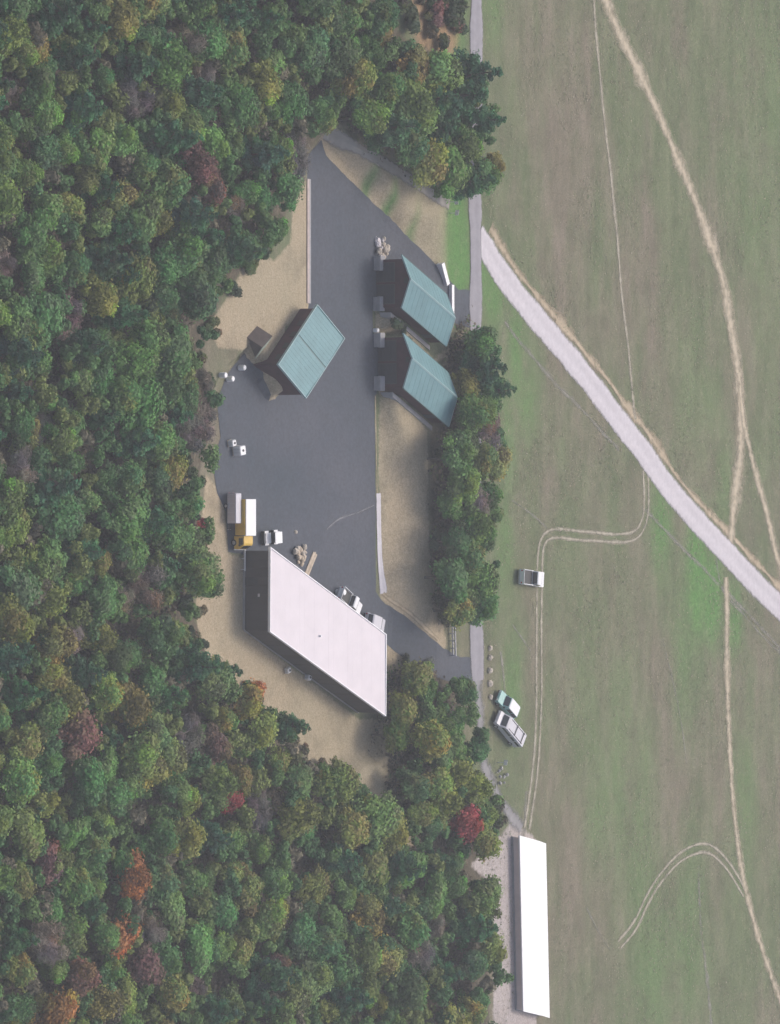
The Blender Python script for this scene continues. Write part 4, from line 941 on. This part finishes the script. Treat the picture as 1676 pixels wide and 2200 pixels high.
for k in range(12): bush(r.uniform(845, 900), r.uniform(1400, 1760), 'brown scrub bush beside the back of the big shed', 'scrub bushes behind the big shed', r.uniform(.9, 1.7), r.choice([(.10,.09,.06),(.07,.085,.05),(.14,.11,.09)]))
for k in range(10): bush(r.uniform(1050, 1075), r.uniform(1700, 1790), 'low bush beside the long white shed', 'bushes beside the long shed', r.uniform(.6, 1.1), r.choice([(.07,.10,.05),(.12,.12,.08)]))

# undergrowth: low leaves between the trunks, nobody could count them
def undergrowth():
    rr = np.random.default_rng(9); n = 260000
    polys = [poly_px([(a-48, b) for a, b in q]) for q in (POLY_MAIN, POLY_TOP, POLY_LOW, POLY_BELT)]
    lo = np.min([q.min(0) for q in polys], 0); hi = np.max([q.max(0) for q in polys], 0)
    q = lo+rr.random((n, 2))*(hi-lo)
    keep = np.minimum.reduce([sdist(q, g) for g in polys]) < rr.normal(0, .8, n)
    q = q[keep]; m = len(q)
    nz = np.sin(q[:, 0]*.9+1.7*np.sin(q[:, 1]*.53))*np.sin(q[:, 1]*.8+1.3*np.sin(q[:, 0]*.61))
    hh = np.clip(.55+.75*nz+rr.normal(0, .25, m), .08, 2.2)*rr.random(m)**.5
    pos = np.column_stack([q, height(q)+hh+.05])
    nr = rr.normal(size=(m, 3))*.6+np.array([0, 0, 1.0]); nr /= np.linalg.norm(nr, axis=1)[:, None]
    t = np.cross(nr, rr.normal(size=(m, 3))); t /= np.linalg.norm(t, axis=1)[:, None]; b = np.cross(nr, t)
    sz = .16+.2*rr.random(m); v = np.stack([pos-t*sz[:, None], pos-b*(sz*.7)[:, None], pos+t*sz[:, None], pos+b*(sz*.7)[:, None]], 1).reshape(-1, 3)
    me = bpy.data.meshes.new('undergrowth'); me.vertices.add(len(v)); me.vertices.foreach_set('co', v.astype(np.float32).ravel())
    me.loops.add(m*4); me.loops.foreach_set('vertex_index', np.arange(m*4, dtype=np.int32))
    me.polygons.add(m); me.polygons.foreach_set('loop_start', np.arange(0, m*4, 4, dtype=np.int32)); me.update(calc_edges=True)
    pal = np.array([(.07,.165,.058),(.095,.185,.06),(.14,.18,.06),(.15,.12,.085),(.10,.085,.07)])
    pick = np.clip((nz*.9+1+rr.normal(0, .9, m)).astype(int), 0, 4); col = pal[4-pick]*(.7+.6*rr.random(m))[:, None]
    ca = me.color_attributes.new('tint', 'FLOAT_COLOR', 'POINT'); ca.data.foreach_set('color', np.repeat(np.column_stack([col, np.ones(m)]), 4, 0).astype(np.float32).ravel())
    me.materials.append(M['leaf']); o = link('undergrowth', me); o.color = (1, 1, 1, 1)
    tag(o, 'low green and brown undergrowth between the trees of the wood', 'undergrowth', kind='stuff')
undergrowth()
def joined_leaves(name, label, cat, pos, nrm, sz, asp, col):
    m = len(pos); rr = np.random.default_rng(m)
    t = np.cross(nrm, rr.normal(size=(m, 3))); t /= np.linalg.norm(t, axis=1)[:, None]; b = np.cross(nrm, t)
    v = np.stack([pos-t*sz[:, None], pos-b*(sz*asp)[:, None], pos+t*sz[:, None], pos+b*(sz*asp)[:, None]], 1).reshape(-1, 3)
    me = bpy.data.meshes.new(name); me.vertices.add(len(v)); me.vertices.foreach_set('co', v.astype(np.float32).ravel())
    me.loops.add(m*4); me.loops.foreach_set('vertex_index', np.arange(m*4, dtype=np.int32))
    me.polygons.add(m); me.polygons.foreach_set('loop_start', np.arange(0, m*4, 4, dtype=np.int32)); me.update(calc_edges=True)
    ca = me.color_attributes.new('tint', 'FLOAT_COLOR', 'POINT'); ca.data.foreach_set('color', np.repeat(np.column_stack([col, np.ones(m)]), 4, 0).astype(np.float32).ravel())
    me.materials.append(M['leaf']); o = link(name, me); o.color = (1, 1, 1, 1)
    return tag(o, label, cat, kind='stuff')
def understory():
    # saplings and low crowns that close the canopy between the big trees
    rr = np.random.default_rng(21); polys = [poly_px([(a-34, b) for a, b in q]) for q in (POLY_MAIN, POLY_TOP, POLY_LOW, [(a+4, b) for a, b in POLY_BELT])]
    lo = np.min([q.min(0) for q in polys], 0); hi = np.max([q.max(0) for q in polys], 0)
    q = lo+rr.random((6500, 2))*(hi-lo); q = q[np.minimum.reduce([sdist(q, g) for g in polys]) < -.6]
    pl = np.array(placed); keep = []
    for p in q:
        if ((pl-p)**2).sum(1).min() < 1.9**2: continue
        if keep and ((np.array(keep)-p)**2).sum(1).min() < 2.0**2: continue
        keep.append(p)
    keep = np.array(keep); k = len(keep); print('understory', k)
    H = rr.uniform(2.2, 4.8, k); R0 = rr.uniform(.9, 1.6, k); nl = 620
    lob = keep[:, None, :]+rr.normal(0, .5, (k, 5, 2))*R0[:, None, None]; lz = H[:, None]+rr.normal(0, .45, (k, 5))
    li = rr.integers(0, 5, (k, nl)); d = rr.normal(size=(k, nl, 3)); d /= np.linalg.norm(d, axis=2)[..., None]
    rad = (R0[:, None]*.62*(.3+.7*rr.random((k, nl))**.6))[..., None]
    ix = np.arange(k)[:, None]; base = np.concatenate([lob[ix, li], (lz+height(keep)[:, None])[ix, li][..., None]], 2)
    pos = (base+d*rad).reshape(-1, 3); nr = (d+rr.normal(size=d.shape)*.5+np.array([0, 0, .35])).reshape(-1, 3); nr /= np.linalg.norm(nr, axis=1)[:, None]
    pal = np.array([(.095,.20,.065),(.125,.22,.065),(.185,.23,.065),(.075,.175,.064),(.20,.18,.12)]); pc = rr.choice(5, k, p=[.3,.25,.2,.17,.08])
    lt = .75+.5*rr.random((k, 5)); col = (pal[pc][:, None, :]*lt[ix, li][..., None]*(.72+.56*rr.random((k, nl)))[..., None]).reshape(-1, 3)
    joined_leaves('understory', 'low saplings closing the canopy between the trees of the wood', 'saplings', pos, nr, .15+.14*rr.random(len(pos)), .7, col)
understory()
def tufts():
    # dry and green tufts standing in the field
    rr = np.random.default_rng(31); n = 60000; q = np.column_stack([rr.uniform(-80, 80, n), rr.uniform(18, 112, n)])
    Y0 = px(1036, 1100, 0).y; q = q[q[:, 1] > Y0]
    nz = np.sin(q[:, 0]*.21+1.9*np.sin(q[:, 1]*.17))*np.sin(q[:, 1]*.33+1.1*np.sin(q[:, 0]*.13)); q = q[nz+rr.normal(0, .5, len(q)) > .15]
    for pts, wd in TRK:
        pw = np.array([[*px(a, b, 0)[:2]] for a, b in pts]); d = np.full(len(q), 1e9)
        for a, b in zip(pw[:-1], pw[1:]):
            e = b-a; t = np.clip(((q-a)@e)/(e@e), 0, 1); d = np.minimum(d, np.linalg.norm(q-a-t[:, None]*e, axis=1))
        q = q[d > wd]
    m = len(q); pos = np.column_stack([q, height(q)+.07]); nr = rr.normal(size=(m, 3))*.16+np.array([0, .12, 1.0]); nr /= np.linalg.norm(nr, axis=1)[:, None]
    pal = np.array([(.29,.25,.175),(.22,.205,.135),(.155,.195,.095),(.33,.29,.215)]); col = pal[rr.integers(0, 4, m)]*(.75+.5*rr.random(m))[:, None]
    joined_leaves('grass_tufts', 'dry and green grass tufts standing in the field', 'grass', pos, nr, .07+.13*rr.random(m), .55, col)
TRK = [(ROAD, 2.6), (TR_A, 1.2), ([(1083,1480),(1125,1610)], 6.0), ([(1140,1790),(1150,2200)], 5.0), ([(1120,1242),(1160,1242)], 3.0)]
tufts()

# ------------------------------------------------------------------ haze: even thin air round everything
HZ = 0.00025
hm = bpy.data.materials.new('haze'); hm.use_nodes = True; nt = hm.node_tree
nt.nodes.remove(nt.nodes['Principled BSDF']); pv = nt.nodes.new('ShaderNodeVolumePrincipled')
pv.inputs['Color'].default_value = (0.93, 0.95, 0.97, 1); pv.inputs['Density'].default_value = HZ
nt.links.new(pv.outputs[0], nt.nodes['Material Output'].inputs['Volume'])
hb = MB().box(-1310, 1310, -1310, 1310, -4.5, 400).build('haze', hm); tag(hb, kind='stuff')
